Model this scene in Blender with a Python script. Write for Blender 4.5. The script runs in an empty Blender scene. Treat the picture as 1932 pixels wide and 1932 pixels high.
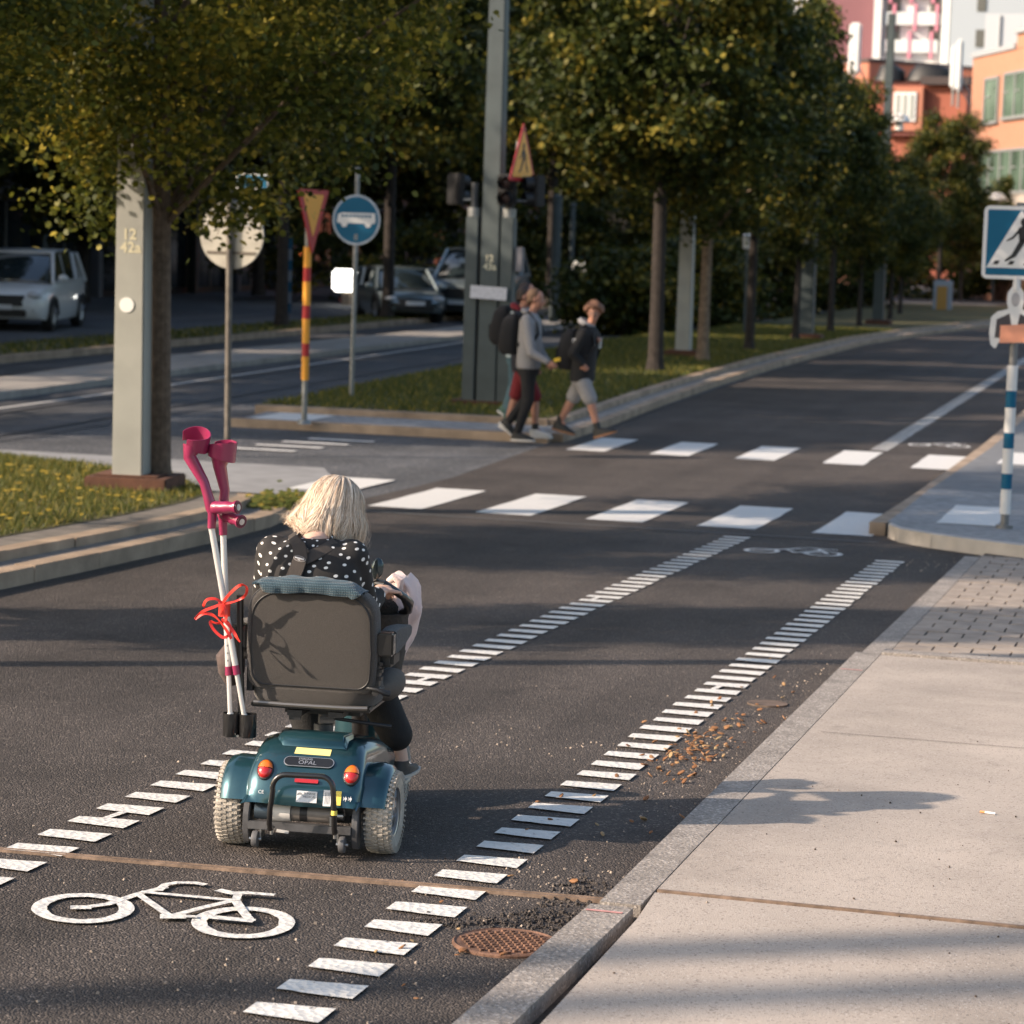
import bpy, bmesh, math, random
import numpy as np
from mathutils import Vector, Matrix, Euler
random.seed(7); rng = np.random.default_rng(7)
SC = bpy.context.scene; COL = SC.collection
R = math.radians
# ------------------------------------------------------------------ camera
CH, SL, Y1 = 1.82, .0317, 21.8
yaw, pitch, roll = R(15.2), R(6.48), R(1.7)
fw = Vector((-math.sin(yaw)*math.cos(pitch), math.cos(yaw)*math.cos(pitch), -math.sin(pitch)))
r0 = Vector((math.cos(yaw), math.sin(yaw), 0)); u0 = r0.cross(fw)
up = u0*math.cos(roll) - r0*math.sin(roll); rt = fw.cross(up)
cd = bpy.data.cameras.new('camera'); cam = bpy.data.objects.new('camera', cd); COL.objects.link(cam)
M = Matrix((rt, up, -fw)).transposed().to_4x4(); M.translation = (0, 0, CH); cam.matrix_world = M
cd.sensor_fit = 'HORIZONTAL'; cd.sensor_width = 24; cd.sensor_height = 24
cd.lens = 4700/1932*24; cd.clip_end = 3000; cd.clip_start = .1
cd.dof.use_dof = True; cd.dof.focus_distance = 8.35; cd.dof.aperture_fstop = 3.5
SC.camera = cam
# ------------------------------------------------------------------ sky, sun, exposure
SUN_EL, SUN_AZ = R(27), R(31)
w = bpy.data.worlds.new('World'); SC.world = w; w.use_nodes = True
nt = w.node_tree; bg = nt.nodes['Background']; sky = nt.nodes.new('ShaderNodeTexSky')
sky.sky_type = 'NISHITA'; sky.sun_disc = False; sky.sun_elevation = SUN_EL; sky.sun_rotation = R(239)
sky.air_density = 1.2; sky.dust_density = 2.5
nt.links.new(sky.outputs[0], bg.inputs[0]); bg.inputs[1].default_value = .135
sd = bpy.data.lights.new('sun', 'SUN'); sd.energy = 4.8; sd.angle = R(.53); sd.color = (1, .82, .65)
so = bpy.data.objects.new('sun', sd); COL.objects.link(so)
sv = Vector((-math.cos(SUN_AZ)*math.cos(SUN_EL), -math.sin(SUN_AZ)*math.cos(SUN_EL), math.sin(SUN_EL)))
so.rotation_euler = sv.to_track_quat('Z', 'Y').to_euler(); so.location = (-20, -12, 15)
vs = SC.view_settings; vs.view_transform = 'Standard'; vs.look = 'None'; vs.exposure = .66; vs.gamma = 1
SC.cycles.max_bounces = 6; SC.cycles.transparent_max_bounces = 8
# ------------------------------------------------------------------ terrain height
def g(y):
    a = 3.0
    if y < Y1-a: return -SL*y
    if y > Y1+a: return -SL*Y1
    t = (y-(Y1-a))/(2*a)
    return -SL*(Y1-a)-SL*2*a*(t-t*t/2)
# ------------------------------------------------------------------ materials
def _n(nt, t, **k):
    n = nt.nodes.new(t)
    for a, b in k.items(): setattr(n, a, b)
    return n
def mat(name, col, rough=.6, metal=0, var=0, vs=8., bump=0, bs=60., spec=.5, coat=0, emit=0, sheen=0, det=4, alpha=1):
    m = bpy.data.materials.new(name); m.use_nodes = True; nt = m.node_tree; b = nt.nodes['Principled BSDF']
    c = (*col, 1); b.inputs['Base Color'].default_value = c; b.inputs['Roughness'].default_value = rough
    b.inputs['Metallic'].default_value = metal; b.inputs['Specular IOR Level'].default_value = spec
    b.inputs['Coat Weight'].default_value = coat; b.inputs['Coat Roughness'].default_value = .08
    if sheen: b.inputs['Sheen Weight'].default_value = sheen
    if emit: b.inputs['Emission Color'].default_value = c; b.inputs['Emission Strength'].default_value = emit
    tc = _n(nt, 'ShaderNodeTexCoord')
    if var:
        no = _n(nt, 'ShaderNodeTexNoise'); no.inputs['Scale'].default_value = vs; no.inputs['Detail'].default_value = det
        nt.links.new(tc.outputs['Object'], no.inputs['Vector'])
        rp = _n(nt, 'ShaderNodeValToRGB'); e = rp.color_ramp.elements
        e[0].position = .3; e[1].position = .7
        e[0].color = (*[x*(1-var) for x in col], 1); e[1].color = (*[min(1, x*(1+var)) for x in col], 1)
        nt.links.new(no.outputs['Fac'], rp.inputs[0]); nt.links.new(rp.outputs[0], b.inputs['Base Color'])
    if bump:
        nb = _n(nt, 'ShaderNodeTexNoise'); nb.inputs['Scale'].default_value = bs; nb.inputs['Detail'].default_value = 3
        nt.links.new(tc.outputs['Object'], nb.inputs['Vector'])
        bu = _n(nt, 'ShaderNodeBump'); bu.inputs['Strength'].default_value = min(1, bump); bu.inputs['Distance'].default_value = .004*max(1, bump)
        nt.links.new(nb.outputs['Fac'], bu.inputs['Height']); nt.links.new(bu.outputs[0], b.inputs['Normal'])
    return m
def asphalt(name, dark, light, agg, bscale=110, bdist=.006, patch=.25):
    """aggregate in bitumen: voronoi stones with bump, sparse pale chips, broad wear"""
    m = bpy.data.materials.new(name); m.use_nodes = True; nt = m.node_tree; b = nt.nodes['Principled BSDF']
    b.inputs['Roughness'].default_value = .78; b.inputs['Specular IOR Level'].default_value = .35
    tc = _n(nt, 'ShaderNodeTexCoord'); L = nt.links.new
    v = _n(nt, 'ShaderNodeTexVoronoi'); v.inputs['Scale'].default_value = bscale; L(tc.outputs['Object'], v.inputs['Vector'])
    sep = _n(nt, 'ShaderNodeSeparateColor'); L(v.outputs['Color'], sep.inputs[0])
    rp = _n(nt, 'ShaderNodeValToRGB'); e = rp.color_ramp.elements
    e[0].position = 0; e[0].color = (*dark, 1); e[1].position = .93; e[1].color = (*light, 1)
    x = e.new(.985); x.color = (*agg, 1)
    L(sep.outputs[0], rp.inputs[0])
    n = _n(nt, 'ShaderNodeTexNoise'); n.inputs['Scale'].default_value = .9; n.inputs['Detail'].default_value = 6; L(tc.outputs['Object'], n.inputs['Vector'])
    mr = _n(nt, 'ShaderNodeMapRange'); mr.inputs[1].default_value = .3; mr.inputs[2].default_value = .7; mr.inputs[3].default_value = 1-patch; mr.inputs[4].default_value = 1+patch
    L(n.outputs['Fac'], mr.inputs[0])
    mpz = _n(nt, 'ShaderNodeMapping'); mpz.inputs['Scale'].default_value = (2.2, .06, 1); L(tc.outputs['Object'], mpz.inputs[0])
    n3 = _n(nt, 'ShaderNodeTexNoise'); n3.inputs['Scale'].default_value = 1; n3.inputs['Detail'].default_value = 4; L(mpz.outputs[0], n3.inputs['Vector'])
    m3 = _n(nt, 'ShaderNodeMapRange'); m3.inputs[1].default_value = .3; m3.inputs[2].default_value = .7; m3.inputs[3].default_value = .82; m3.inputs[4].default_value = 1.2; L(n3.outputs['Fac'], m3.inputs[0])
    mm_ = _n(nt, 'ShaderNodeMath', operation='MULTIPLY'); L(mr.outputs[0], mm_.inputs[0]); L(m3.outputs[0], mm_.inputs[1])
    mx = _n(nt, 'ShaderNodeMix', data_type='RGBA', blend_type='MULTIPLY'); mx.inputs[0].default_value = 1
    L(rp.outputs[0], mx.inputs[6]); L(mm_.outputs[0], mx.inputs[7]); L(mx.outputs[2], b.inputs['Base Color'])
    n2 = _n(nt, 'ShaderNodeTexNoise'); n2.inputs['Scale'].default_value = bscale*.35; n2.inputs['Detail'].default_value = 5; L(tc.outputs['Object'], n2.inputs['Vector'])
    ad = _n(nt, 'ShaderNodeMath', operation='MULTIPLY_ADD'); ad.inputs[1].default_value = -1.2
    L(v.outputs['Distance'], ad.inputs[0]); L(n2.outputs['Fac'], ad.inputs[2])
    bu = _n(nt, 'ShaderNodeBump'); bu.inputs['Strength'].default_value = 1; bu.inputs['Distance'].default_value = bdist
    L(ad.outputs[0], bu.inputs['Height']); L(bu.outputs[0], b.inputs['Normal'])
    return m
def paint_mat(name, col=(.74, .72, .68), wear=.38):
    m = bpy.data.materials.new(name); m.use_nodes = True; nt = m.node_tree; b = nt.nodes['Principled BSDF']; L = nt.links.new
    b.inputs['Roughness'].default_value = .6
    tc = _n(nt, 'ShaderNodeTexCoord')
    n = _n(nt, 'ShaderNodeTexNoise'); n.inputs['Scale'].default_value = 42; n.inputs['Detail'].default_value = 6; n.inputs['Roughness'].default_value = .7; L(tc.outputs['Object'], n.inputs['Vector'])
    rp = _n(nt, 'ShaderNodeValToRGB'); e = rp.color_ramp.elements
    e[0].position = wear-.08; e[0].color = (.13, .12, .115, 1); e[1].position = wear; e[1].color = (*[c*.86 for c in col], 1); x = e.new(.62); x.color = (*col, 1)
    L(n.outputs['Fac'], rp.inputs[0]); L(rp.outputs[0], b.inputs['Base Color'])
    v = _n(nt, 'ShaderNodeTexVoronoi'); v.inputs['Scale'].default_value = 45; L(tc.outputs['Object'], v.inputs['Vector'])
    bu = _n(nt, 'ShaderNodeBump'); bu.inputs['Distance'].default_value = .004; L(v.outputs['Distance'], bu.inputs['Height']); L(bu.outputs[0], b.inputs['Normal'])
    return m
def leaf_mat(name, c1, c2, c3, trans=.35, big=0):
    m = bpy.data.materials.new(name); m.use_nodes = True; nt = m.node_tree; L = nt.links.new
    nt.nodes.remove(nt.nodes['Principled BSDF']); out = nt.nodes['Material Output']
    ge = _n(nt, 'ShaderNodeNewGeometry'); rp = _n(nt, 'ShaderNodeValToRGB'); e = rp.color_ramp.elements
    e[0].position = 0; e[0].color = (*c1, 1); e[1].position = 1; e[1].color = (*c3, 1); x = e.new(.72); x.color = (*c2, 1)
    L(ge.outputs['Random Per Island'], rp.inputs[0])
    d = _n(nt, 'ShaderNodeBsdfPrincipled'); d.inputs['Roughness'].default_value = .55; d.inputs['Specular IOR Level'].default_value = .3
    t = _n(nt, 'ShaderNodeBsdfTranslucent'); mx = _n(nt, 'ShaderNodeMixShader'); mx.inputs[0].default_value = trans
    if big:
        tc = _n(nt, 'ShaderNodeTexCoord'); no = _n(nt, 'ShaderNodeTexNoise'); no.inputs['Scale'].default_value = big; no.inputs['Detail'].default_value = 2; L(tc.outputs['Object'], no.inputs['Vector'])
        mr = _n(nt, 'ShaderNodeMapRange'); mr.inputs[1].default_value = .35; mr.inputs[2].default_value = .65; mr.inputs[3].default_value = -.38; mr.inputs[4].default_value = .30; L(no.outputs['Fac'], mr.inputs[0])
        ad = _n(nt, 'ShaderNodeMath', operation='ADD'); ad.use_clamp = True; L(ge.outputs['Random Per Island'], ad.inputs[0]); L(mr.outputs[0], ad.inputs[1]); L(ad.outputs[0], rp.inputs[0])
    L(rp.outputs[0], d.inputs['Base Color']); L(rp.outputs[0], t.inputs[0]); L(d.outputs[0], mx.inputs[1]); L(t.outputs[0], mx.inputs[2]); L(mx.outputs[0], out.inputs[0])
    return m
# ------------------------------------------------------------------ mesh builder
def frame(d, hint=None):
    d = Vector(d).normalized(); h = Vector(hint) if hint is not None else (Vector((0, 0, 1)) if abs(d.z) < .95 else Vector((0, 1, 0)))
    a = h.cross(d)
    if a.length < 1e-6: a = Vector((1, 0, 0)).cross(d)
    a.normalize(); return a, d.cross(a)
class MB:
    def __init__(s): s.v = []; s.f = []; s.m = []; s.mi = 0
    def add(s, vs, fs):
        o = len(s.v); s.v += [tuple(v) for v in vs]; s.f += [tuple(i+o for i in f) for f in fs]; s.m += [s.mi]*len(fs); return s
    def box(s, c, d, rot=None, taper=1):
        x, y, z = [k/2 for k in d]; t = taper
        vs = [Vector(p) for p in ((-x, -y, -z), (x, -y, -z), (x, y, -z), (-x, y, -z), (-x*t, -y*t, z), (x*t, -y*t, z), (x*t, y*t, z), (-x*t, y*t, z))]
        if rot is not None:
            rm = rot if isinstance(rot, Matrix) else Euler(rot).to_matrix(); vs = [rm @ v for v in vs]
        c = Vector(c)
        return s.add([v+c for v in vs], [(0, 3, 2, 1), (4, 5, 6, 7), (0, 1, 5, 4), (1, 2, 6, 5), (2, 3, 7, 6), (3, 0, 4, 7)])
    def rings(s, rings, caps=True, closed=False):
        n = len(rings[0]); vs = [v for r in rings for v in r]; fs = []; k = len(rings)
        for i in range(k if closed else k-1):
            j = (i+1) % k
            for a in range(n):
                b = (a+1) % n; fs.append((i*n+a, i*n+b, j*n+b, j*n+a))
        if caps and not closed: fs += [tuple(range(n))[::-1], tuple((k-1)*n+a for a in range(n))]
        return s.add(vs, fs)
    def tube(s, pts, r, n=10, caps=True, closed=False, flat=1, hint=None):
        pts = [Vector(p) for p in pts]; k = len(pts); rs = r if isinstance(r, (list, tuple)) else [r]*k; out = []
        A = None
        for i, p in enumerate(pts):
            if closed: d = pts[(i+1) % k]-pts[i-1]
            else: d = pts[min(i+1, k-1)]-pts[max(i-1, 0)]
            d.normalize()
            if hint is not None: a, b = frame(d, hint)
            elif A is None: a, b = frame(d)
            else:
                a = A-d*A.dot(d); a.normalize(); b = d.cross(a)
            A = a
            out.append([p+(a*math.cos(2*math.pi*j/n)+b*math.sin(2*math.pi*j/n)*flat)*rs[i] for j in range(n)])
        return s.rings(out, caps, closed)
    def cyl(s, p0, p1, r, r1=None, n=16): return s.tube([p0, p1], [r, r if r1 is None else r1], n)
    def lathe(s, prof, c=(0, 0, 0), ax=(0, 0, 1), n=24, caps=True):
        a, b = frame(ax); c = Vector(c); ax = Vector(ax).normalized()
        return s.rings([[c+ax*z+(a*math.cos(2*math.pi*j/n)+b*math.sin(2*math.pi*j/n))*r for j in range(n)] for r, z in prof], caps)
    def ell(s, c, r, rot=None, n=14, k=9):
        rm = Matrix.Identity(3) if rot is None else (rot if isinstance(rot, Matrix) else Euler(rot).to_matrix()); c = Vector(c)
        out = []
        for i in range(k+1):
            t = math.pi*(.02+.96*i/k)
            out.append([c+rm @ Vector((r[0]*math.sin(t)*math.cos(2*math.pi*j/n), r[1]*math.sin(t)*math.sin(2*math.pi*j/n), -r[2]*math.cos(t))) for j in range(n)])
        return s.rings(out)
    def cap(s, p0, p1, r0, r1=None, n=12):      # tapered capsule
        r1 = r0 if r1 is None else r1; p0 = Vector(p0); p1 = Vector(p1); d = (p1-p0)
        if d.length < 1e-6: return s.ell(p0, (r0,)*3)
        d.normalize(); ps = []; rs = []
        for t in (85, 60, 35, 12): ps.append(p0-d*r0*math.sin(R(t))); rs.append(r0*math.cos(R(t)))
        for t in (12, 35, 60, 85): ps.append(p1+d*r1*math.sin(R(t))); rs.append(r1*math.cos(R(t)))
        return s.tube(ps, rs, n)
    def chain(s, js, n=12):
        for (a, ra), (b, rb) in zip(js[:-1], js[1:]): s.cap(a, b, ra, rb, n)
        return s
    def loft(s, secs, n=18, p=2.3):       # secs: (center, rx, ry[, rot3])
        out = []
        for sec in secs:
            c, rx, ry = Vector(sec[0]), sec[1], sec[2]; rm = sec[3] if len(sec) > 3 else Matrix.Identity(3); ring = []
            for j in range(n):
                t = 2*math.pi*j/n; ct, st = math.cos(t), math.sin(t)
                ring.append(c+rm @ Vector((rx*math.copysign(abs(ct)**(2/p), ct), ry*math.copysign(abs(st)**(2/p), st), 0)))
            out.append(ring)
        return s.rings(out)
    def prism(s, poly, h, mx=None):       # polygon in XY extruded along +Z by h, then mx
        n = len(poly); mx = mx or Matrix.Identity(4)
        vs = [mx @ Vector((x, y, 0)) for x, y in poly]+[mx @ Vector((x, y, h)) for x, y in poly]
        return s.add(vs, [tuple(range(n))[::-1], tuple(range(n, 2*n))]+[(i, (i+1) % n, n+(i+1) % n, n+i) for i in range(n)])
    def ribbon(s, pts, wid, nrm, th=.0006):
        pts = [Vector(p) for p in pts]; k = len(pts); out = []
        for i, p in enumerate(pts):
            d = (pts[min(i+1, k-1)]-pts[max(i-1, 0)]).normalized(); nn = Vector(nrm[i] if isinstance(nrm, list) else nrm)
            a = d.cross(nn); a.normalize(); b = a.cross(d).normalized(); ww = (wid[i] if isinstance(wid, list) else wid)/2
            out.append([p+a*ww+b*th, p-a*ww+b*th, p-a*ww-b*th, p+a*ww-b*th])
        return s.rings(out)
    def xf(s, mx): s.v = [tuple(mx @ Vector(v)) for v in s.v]; return s
    def build(s, name, mats, parent=None, smooth=False, bevel=0, sub=0, seg=2, sangle=None):
        me = bpy.data.meshes.new(name); me.from_pydata(s.v, [], s.f); me.validate(); me.update()
        mats = mats if isinstance(mats, (list, tuple)) else [mats]
        for m in mats: me.materials.append(m)
        if len(mats) > 1 and len(me.polygons) == len(s.m): me.polygons.foreach_set('material_index', s.m)
        bm = bmesh.new(); bm.from_mesh(me); bmesh.ops.recalc_face_normals(bm, faces=bm.faces)
        if bevel:
            es = [e for e in bm.edges if len(e.link_faces) == 2 and e.calc_face_angle(0) > R(30)]
            bmesh.ops.bevel(bm, geom=es, offset=bevel, segments=seg, affect='EDGES', clamp_overlap=True)
        bm.to_mesh(me); bm.free()
        if smooth or bevel:
            me.polygons.foreach_set('use_smooth', [True]*len(me.polygons))
            try: me.set_sharp_from_angle(angle=R(sangle or 40))
            except Exception: pass
        o = bpy.data.objects.new(name, me); COL.objects.link(o)
        if parent is not None: o.parent = parent
        if sub:
            md = o.modifiers.new('s', 'SUBSURF'); md.levels = md.render_levels = sub
        return o
def organic(mb, name, mats, parent=None, voxel=.01, it=6):
    o = mb.build(name, mats, None)
    a = o.modifiers.new('r', 'REMESH'); a.mode = 'VOXEL'; a.voxel_size = voxel; a.use_smooth_shade = True
    b = o.modifiers.new('s', 'SMOOTH'); b.iterations = it; b.factor = .5
    me = bpy.data.meshes.new_from_object(o.evaluated_get(bpy.context.evaluated_depsgraph_get()))
    o.modifiers.clear(); old = o.data; o.data = me; bpy.data.meshes.remove(old); me.name = name
    me.materials.clear(); me.materials.append(mats)
    me.polygons.foreach_set('use_smooth', [True]*len(me.polygons))
    if parent is not None: o.parent = parent
    return o
def tag(o, label=None, cat=None, group=None, kind=None):
    if label: o['label'] = label
    if cat: o['category'] = cat
    if group: o['group'] = group
    if kind: o['kind'] = kind
    return o
def thing(name, label, cat, loc=(0, 0, 0), rz=0, group=None):
    o = bpy.data.objects.new(name, None); COL.objects.link(o); o.location = loc; o.rotation_euler = (0, 0, rz); o.empty_display_size = .1
    return tag(o, label, cat, group)
def struct(o): o['kind'] = 'structure'; return o
def copy_tree(o, parent=None):
    c = o.copy(); COL.objects.link(c)
    if parent is not None: c.parent = parent
    for ch in o.children: copy_tree(ch, c)
    return c
FONT = None
def text(s, size, name, m, parent, mx, ext=.0006, align='CENTER', bold=0):
    cu = bpy.data.curves.new(name, 'FONT'); cu.body = s; cu.size = size; cu.extrude = ext; cu.align_x = align; cu.align_y = 'CENTER'; cu.offset = bold; cu.resolution_u = 3
    o = bpy.data.objects.new(name, cu); COL.objects.link(o)
    me = bpy.data.meshes.new_from_object(o.evaluated_get(bpy.context.evaluated_depsgraph_get())); bpy.data.objects.remove(o); bpy.data.curves.remove(cu)
    me.name = name; me.transform(mx); me.materials.clear(); me.materials.append(m)
    o = bpy.data.objects.new(name, me); COL.objects.link(o)
    if parent is not None: o.parent = parent
    return o
def facing(loc, n=(0, -1, 0), upv=(0, 0, 1)):      # matrix: local XY plane faces n
    n = Vector(n).normalized(); x = Vector(upv).cross(n).normalized(); y = n.cross(x)
    m = Matrix((x, y, n)).transposed().to_4x4(); m.translation = loc; return m
def lerp(pts, y):
    if y <= pts[0][0]: return pts[0][1]
    for (a, b), (c, d) in zip(pts[:-1], pts[1:]):
        if y <= c: return b+(d-b)*(y-a)/(c-a)
    return pts[-1][1]
def ysamp(y0, y1, extra=(), step=1.):
    ys = {y0, y1}; ys |= {v for v in extra if y0 < v < y1}
    y = 18.8
    while y < 24.9:
        if y0 < y < y1: ys.add(y)
        y += step
    return sorted(ys)
def band(name, m, y0, y1, xl, xr, z=.004, th=0, extra=(), nx=1, parent=None, step=1.):
    """sheet following the ground between two x(y) lines; th>0 gives it real sides"""
    fl = (lambda y: xl) if not isinstance(xl, list) else (lambda y: lerp(xl, y))
    fr = (lambda y: xr) if not isinstance(xr, list) else (lambda y: lerp(xr, y))
    ex = list(extra)+[p[0] for l in (xl, xr) if isinstance(l, list) for p in l]
    ys = ysamp(y0, y1, ex, step); mb = MB()
    if th == 0:
        vs = []; 
        for y in ys:
            for i in range(nx+1): vs.append((fl(y)+(fr(y)-fl(y))*i/nx, y, g(y)+z))
        fs = [(j*(nx+1)+i, j*(nx+1)+i+1, (j+1)*(nx+1)+i+1, (j+1)*(nx+1)+i) for j in range(len(ys)-1) for i in range(nx)]
        mb.add(vs, fs)
    else:
        mb.rings([[(fl(y), y, g(y)+z), (fr(y), y, g(y)+z), (fr(y), y, g(y)+z-th), (fl(y), y, g(y)+z-th)] for y in ys])
    return mb.build(name, m, parent)
def flatpoly(mb, pts, z=.008):
    mb.add([(x, y, g(y)+z) for x, y in pts], [tuple(range(len(pts)))])
# ================================================================== SETTING
A_NEW = asphalt('asphalt_new', (.043, .036, .033), (.084, .071, .064), (.20, .17, .15), 135, .006)
A_OLD = asphalt('asphalt_old', (.055, .057, .062), (.11, .112, .12), (.26, .25, .24), 60, .006)
A_FAR = asphalt('asphalt_lane', (.045, .047, .052), (.085, .088, .095), (.16, .15, .15), 60, .005)
CONC = mat('concrete_slab', (.40, .345, .30), .85, var=.14, vs=1.6, bump=.5, bs=190, det=8)
KERB = mat('kerb_concrete', (.28, .25, .225), .85, var=.2, vs=7, bump=1.2, bs=90, det=8)
GRAN = mat('granite_kerb', (.33, .245, .175), .8, var=.35, vs=3, bump=1, bs=50, det=8)
PAVE = mat('grey_pavers', (.27, .27, .275), .85, var=.25, vs=11, bump=.8, bs=60)
PAINT = paint_mat('road_paint')
PAINT2 = paint_mat('road_paint_sharp', (.7, .69, .67), .3)
DIRT = mat('dirt', (.07, .052, .04), .95, var=.5, vs=30, bump=1, bs=80)
RUST = mat('rusty_steel', (.17, .095, .065), .75, metal=.35, var=.4, vs=25, bump=.6, bs=90)
# speckled granite chips in concrete slab
def add_specks(m, scale=170, amt=.93, dark=(.12, .1, .09), light=(.55, .5, .46)):
    nt = m.node_tree; b = nt.nodes['Principled BSDF']; L = nt.links.new; src = b.inputs['Base Color'].links[0].from_socket
    tc = [n for n in nt.nodes if n.type == 'TEX_COORD'][0]
    v = _n(nt, 'ShaderNodeTexVoronoi'); v.inputs['Scale'].default_value = scale; L(tc.outputs['Object'], v.inputs['Vector'])
    sp = _n(nt, 'ShaderNodeSeparateColor'); L(v.outputs['Color'], sp.inputs[0])
    for ch, thr, col in ((0, amt, dark), (1, amt+.02, light)):
        gt = _n(nt, 'ShaderNodeMath', operation='GREATER_THAN'); gt.inputs[1].default_value = thr; L(sp.outputs[ch], gt.inputs[0])
        mu = _n(nt, 'ShaderNodeMath', operation='MULTIPLY'); mu.inputs[1].default_value = .55; L(gt.outputs[0], mu.inputs[0])
        mx = _n(nt, 'ShaderNodeMix', data_type='RGBA'); mx.inputs[7].default_value = (*col, 1); L(mu.outputs[0], mx.inputs[0]); L(src, mx.inputs[6]); src = mx.outputs[2]
    L(src, b.inputs['Base Color'])
add_specks(CONC); add_specks(KERB, 120, .85)
def add_stains(m, sc, lo, hi, amt):
    nt = m.node_tree; b = nt.nodes['Principled BSDF']; L = nt.links.new; src = b.inputs['Base Color'].links[0].from_socket
    tc = [n for n in nt.nodes if n.type == 'TEX_COORD'][0]
    n = _n(nt, 'ShaderNodeTexNoise'); n.inputs['Scale'].default_value = sc; n.inputs['Detail'].default_value = 8; n.inputs['Roughness'].default_value = .65; n.inputs['Distortion'].default_value = .6; L(tc.outputs['Object'], n.inputs['Vector'])
    mr = _n(nt, 'ShaderNodeMapRange'); mr.inputs[1].default_value = lo; mr.inputs[2].default_value = hi; mr.inputs[3].default_value = 1; mr.inputs[4].default_value = 1-amt; L(n.outputs['Fac'], mr.inputs[0])
    mx = _n(nt, 'ShaderNodeMix', data_type='RGBA', blend_type='MULTIPLY'); mx.inputs[0].default_value = 1; L(src, mx.inputs[6]); L(mr.outputs[0], mx.inputs[7]); L(mx.outputs[2], b.inputs['Base Color'])
add_stains(CONC, 1.1, .50, .72, .22); add_stains(CONC, 9, .60, .68, .16); add_stains(A_NEW, 2.5, .56, .70, .28); add_stains(KERB, 4, .5, .7, .25); add_stains(PAVE, 1.5, .5, .7, .2)
struct(band('ground', A_OLD, -30, 1500, -500, 500, -.006))
struct(band('road', A_NEW, -30, 200, [(-30, -7.3), (19, -7.3), (24, -7.15), (28, -7.3), (60, -7.9), (200, -7.9)], [(-30, -1.55), (200, -1.5)], .0))
struct(band('tram_street', A_FAR, -30, 200, [(-30, -15.9), (30, -15.8), (200, -17.5)], [(-30, -12.7), (30, -12.7), (200, -14.5)], .0))
struct(band('far_lane', A_FAR, -30, 200, [(-30, -19.4), (200, -20)], [(-30, -17.6), (30, -17.2), (200, -18)], .0))
# kerb-side sidewalk (concrete slabs with a low kerb)
KZ = .065
def kx(y): return -1.70
struct(band('kerb', KERB, -6, 7.02, [(-6, -1.672), (5, -1.668), (7.1, -1.63)], [(-6, -1.532), (5, -1.528), (7.1, -1.50)], KZ, .09, extra=[i*1.0+.02 for i in range(-5, 7)]))
struct(band('kerb', KERB, 7.06, 13.05, [(7, -1.612), (13, -1.638)], [(7, -1.488), (13, -1.505)], KZ, .09, extra=[i*1.0 for i in range(8, 13)]))
struct(band('kerb', KERB, 13.07, 19.3, [(13.0, -1.638), (19.3, -1.62)], -1.502, .03, .05))
struct(band('sidewalk', CONC, -6, 7.24, [(-6, -1.455), (5.2, -1.45), (6.9, -1.462), (7.24, -1.483)], 14, KZ, .09))
struct(band('sidewalk', CONC, 7.285, 13.0, [(7.28, -1.485), (13, -1.502)], 14, KZ-.001, .09))
struct(band('gutter', DIRT, -6, 7.3, -1.545, -1.44, KZ-.05, 0))
JNT = mat('joint_metal', (.22, .155, .115), .7, metal=.2, var=.4, vs=18, bump=.5)
mb = MB(); mb.box((0, 0, 0), (15.6, .012, .03)); o = mb.build('expansion_joint', JNT); o.location = (6.32, 7.262, g(7.262)+KZ-.010); o.rotation_euler = (-SL, 0, 0)
struct(o)
# a joint line scored across the near slab
for yy in (5.62, 3.4, 10.4):
    struct(band('slab_joint', DIRT, yy, yy+.006, -1.44, 14, KZ+.003))
# expansion joint in the road
mb = MB(); L_ = 5.4
mb.box((0, 0, 0), (L_, .011, .03)); mb.box((0, .020, 0.001), (L_, .007, .03)); o = mb.build('road_joint', JNT); o.location = (-4.35, 7.12, g(7.12)-.008)
o.rotation_euler = (-SL, 0, R(3.8)); struct(o)
mb = MB(); mb.box((0, 0, 0), (L_, .008, .03)); o = mb.build('joint_gap', mat('gap', (.02, .018, .016), .9)); o.location = (-4.35, 7.130, g(7.13)-.0125); o.rotation_euler = (-SL, 0, R(3.8)); struct(o)
# pale kerb edge where the slab ends, then small pavers
struct(band('kerb_edge', KERB, 13.02, 13.16, -1.50, 14, KZ+.012, .08))
def pavers(name, x0, x1, y0, y1, sx, sy, z, m, gap=.012, lz=.01):
    mb = MB(); j = 0; y = y0
    while y < y1:
        x = x0+(sx/2 if j % 2 else 0)-sx
        while x < x1:
            a, b = max(x, x0), min(x+sx-gap, x1)
            if b-a > .02:
                yy = min(y+sy-gap, y1); dz = random.uniform(-.002, .002)
                zz = g(y)+z+dz; z2 = g(yy)+z+dz
                mb.add([(a, y, zz), (b, y, zz), (b, yy, z2), (a, yy, z2), (a, y, zz-lz), (b, y, zz-lz), (b, yy, z2-lz), (a, yy, z2-lz)], [(0, 1, 2, 3), (0, 4, 5, 1), (1, 5, 6, 2), (2, 6, 7, 3), (3, 7, 4, 0)])
            x += sx
        y += sy; j += 1
    return struct(mb.build(name, m))
BRK = mat('paver_tan', (.31, .26, .22), .85, var=.2, vs=6, bump=.6, bs=70)
struct(band('paver_bed', DIRT, 13.1, 19.9, -1.50, 14, .018))
pavers('paver_strip', -1.498, 1.6, 13.18, 19.4, .21, .21, .03, BRK)
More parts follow.
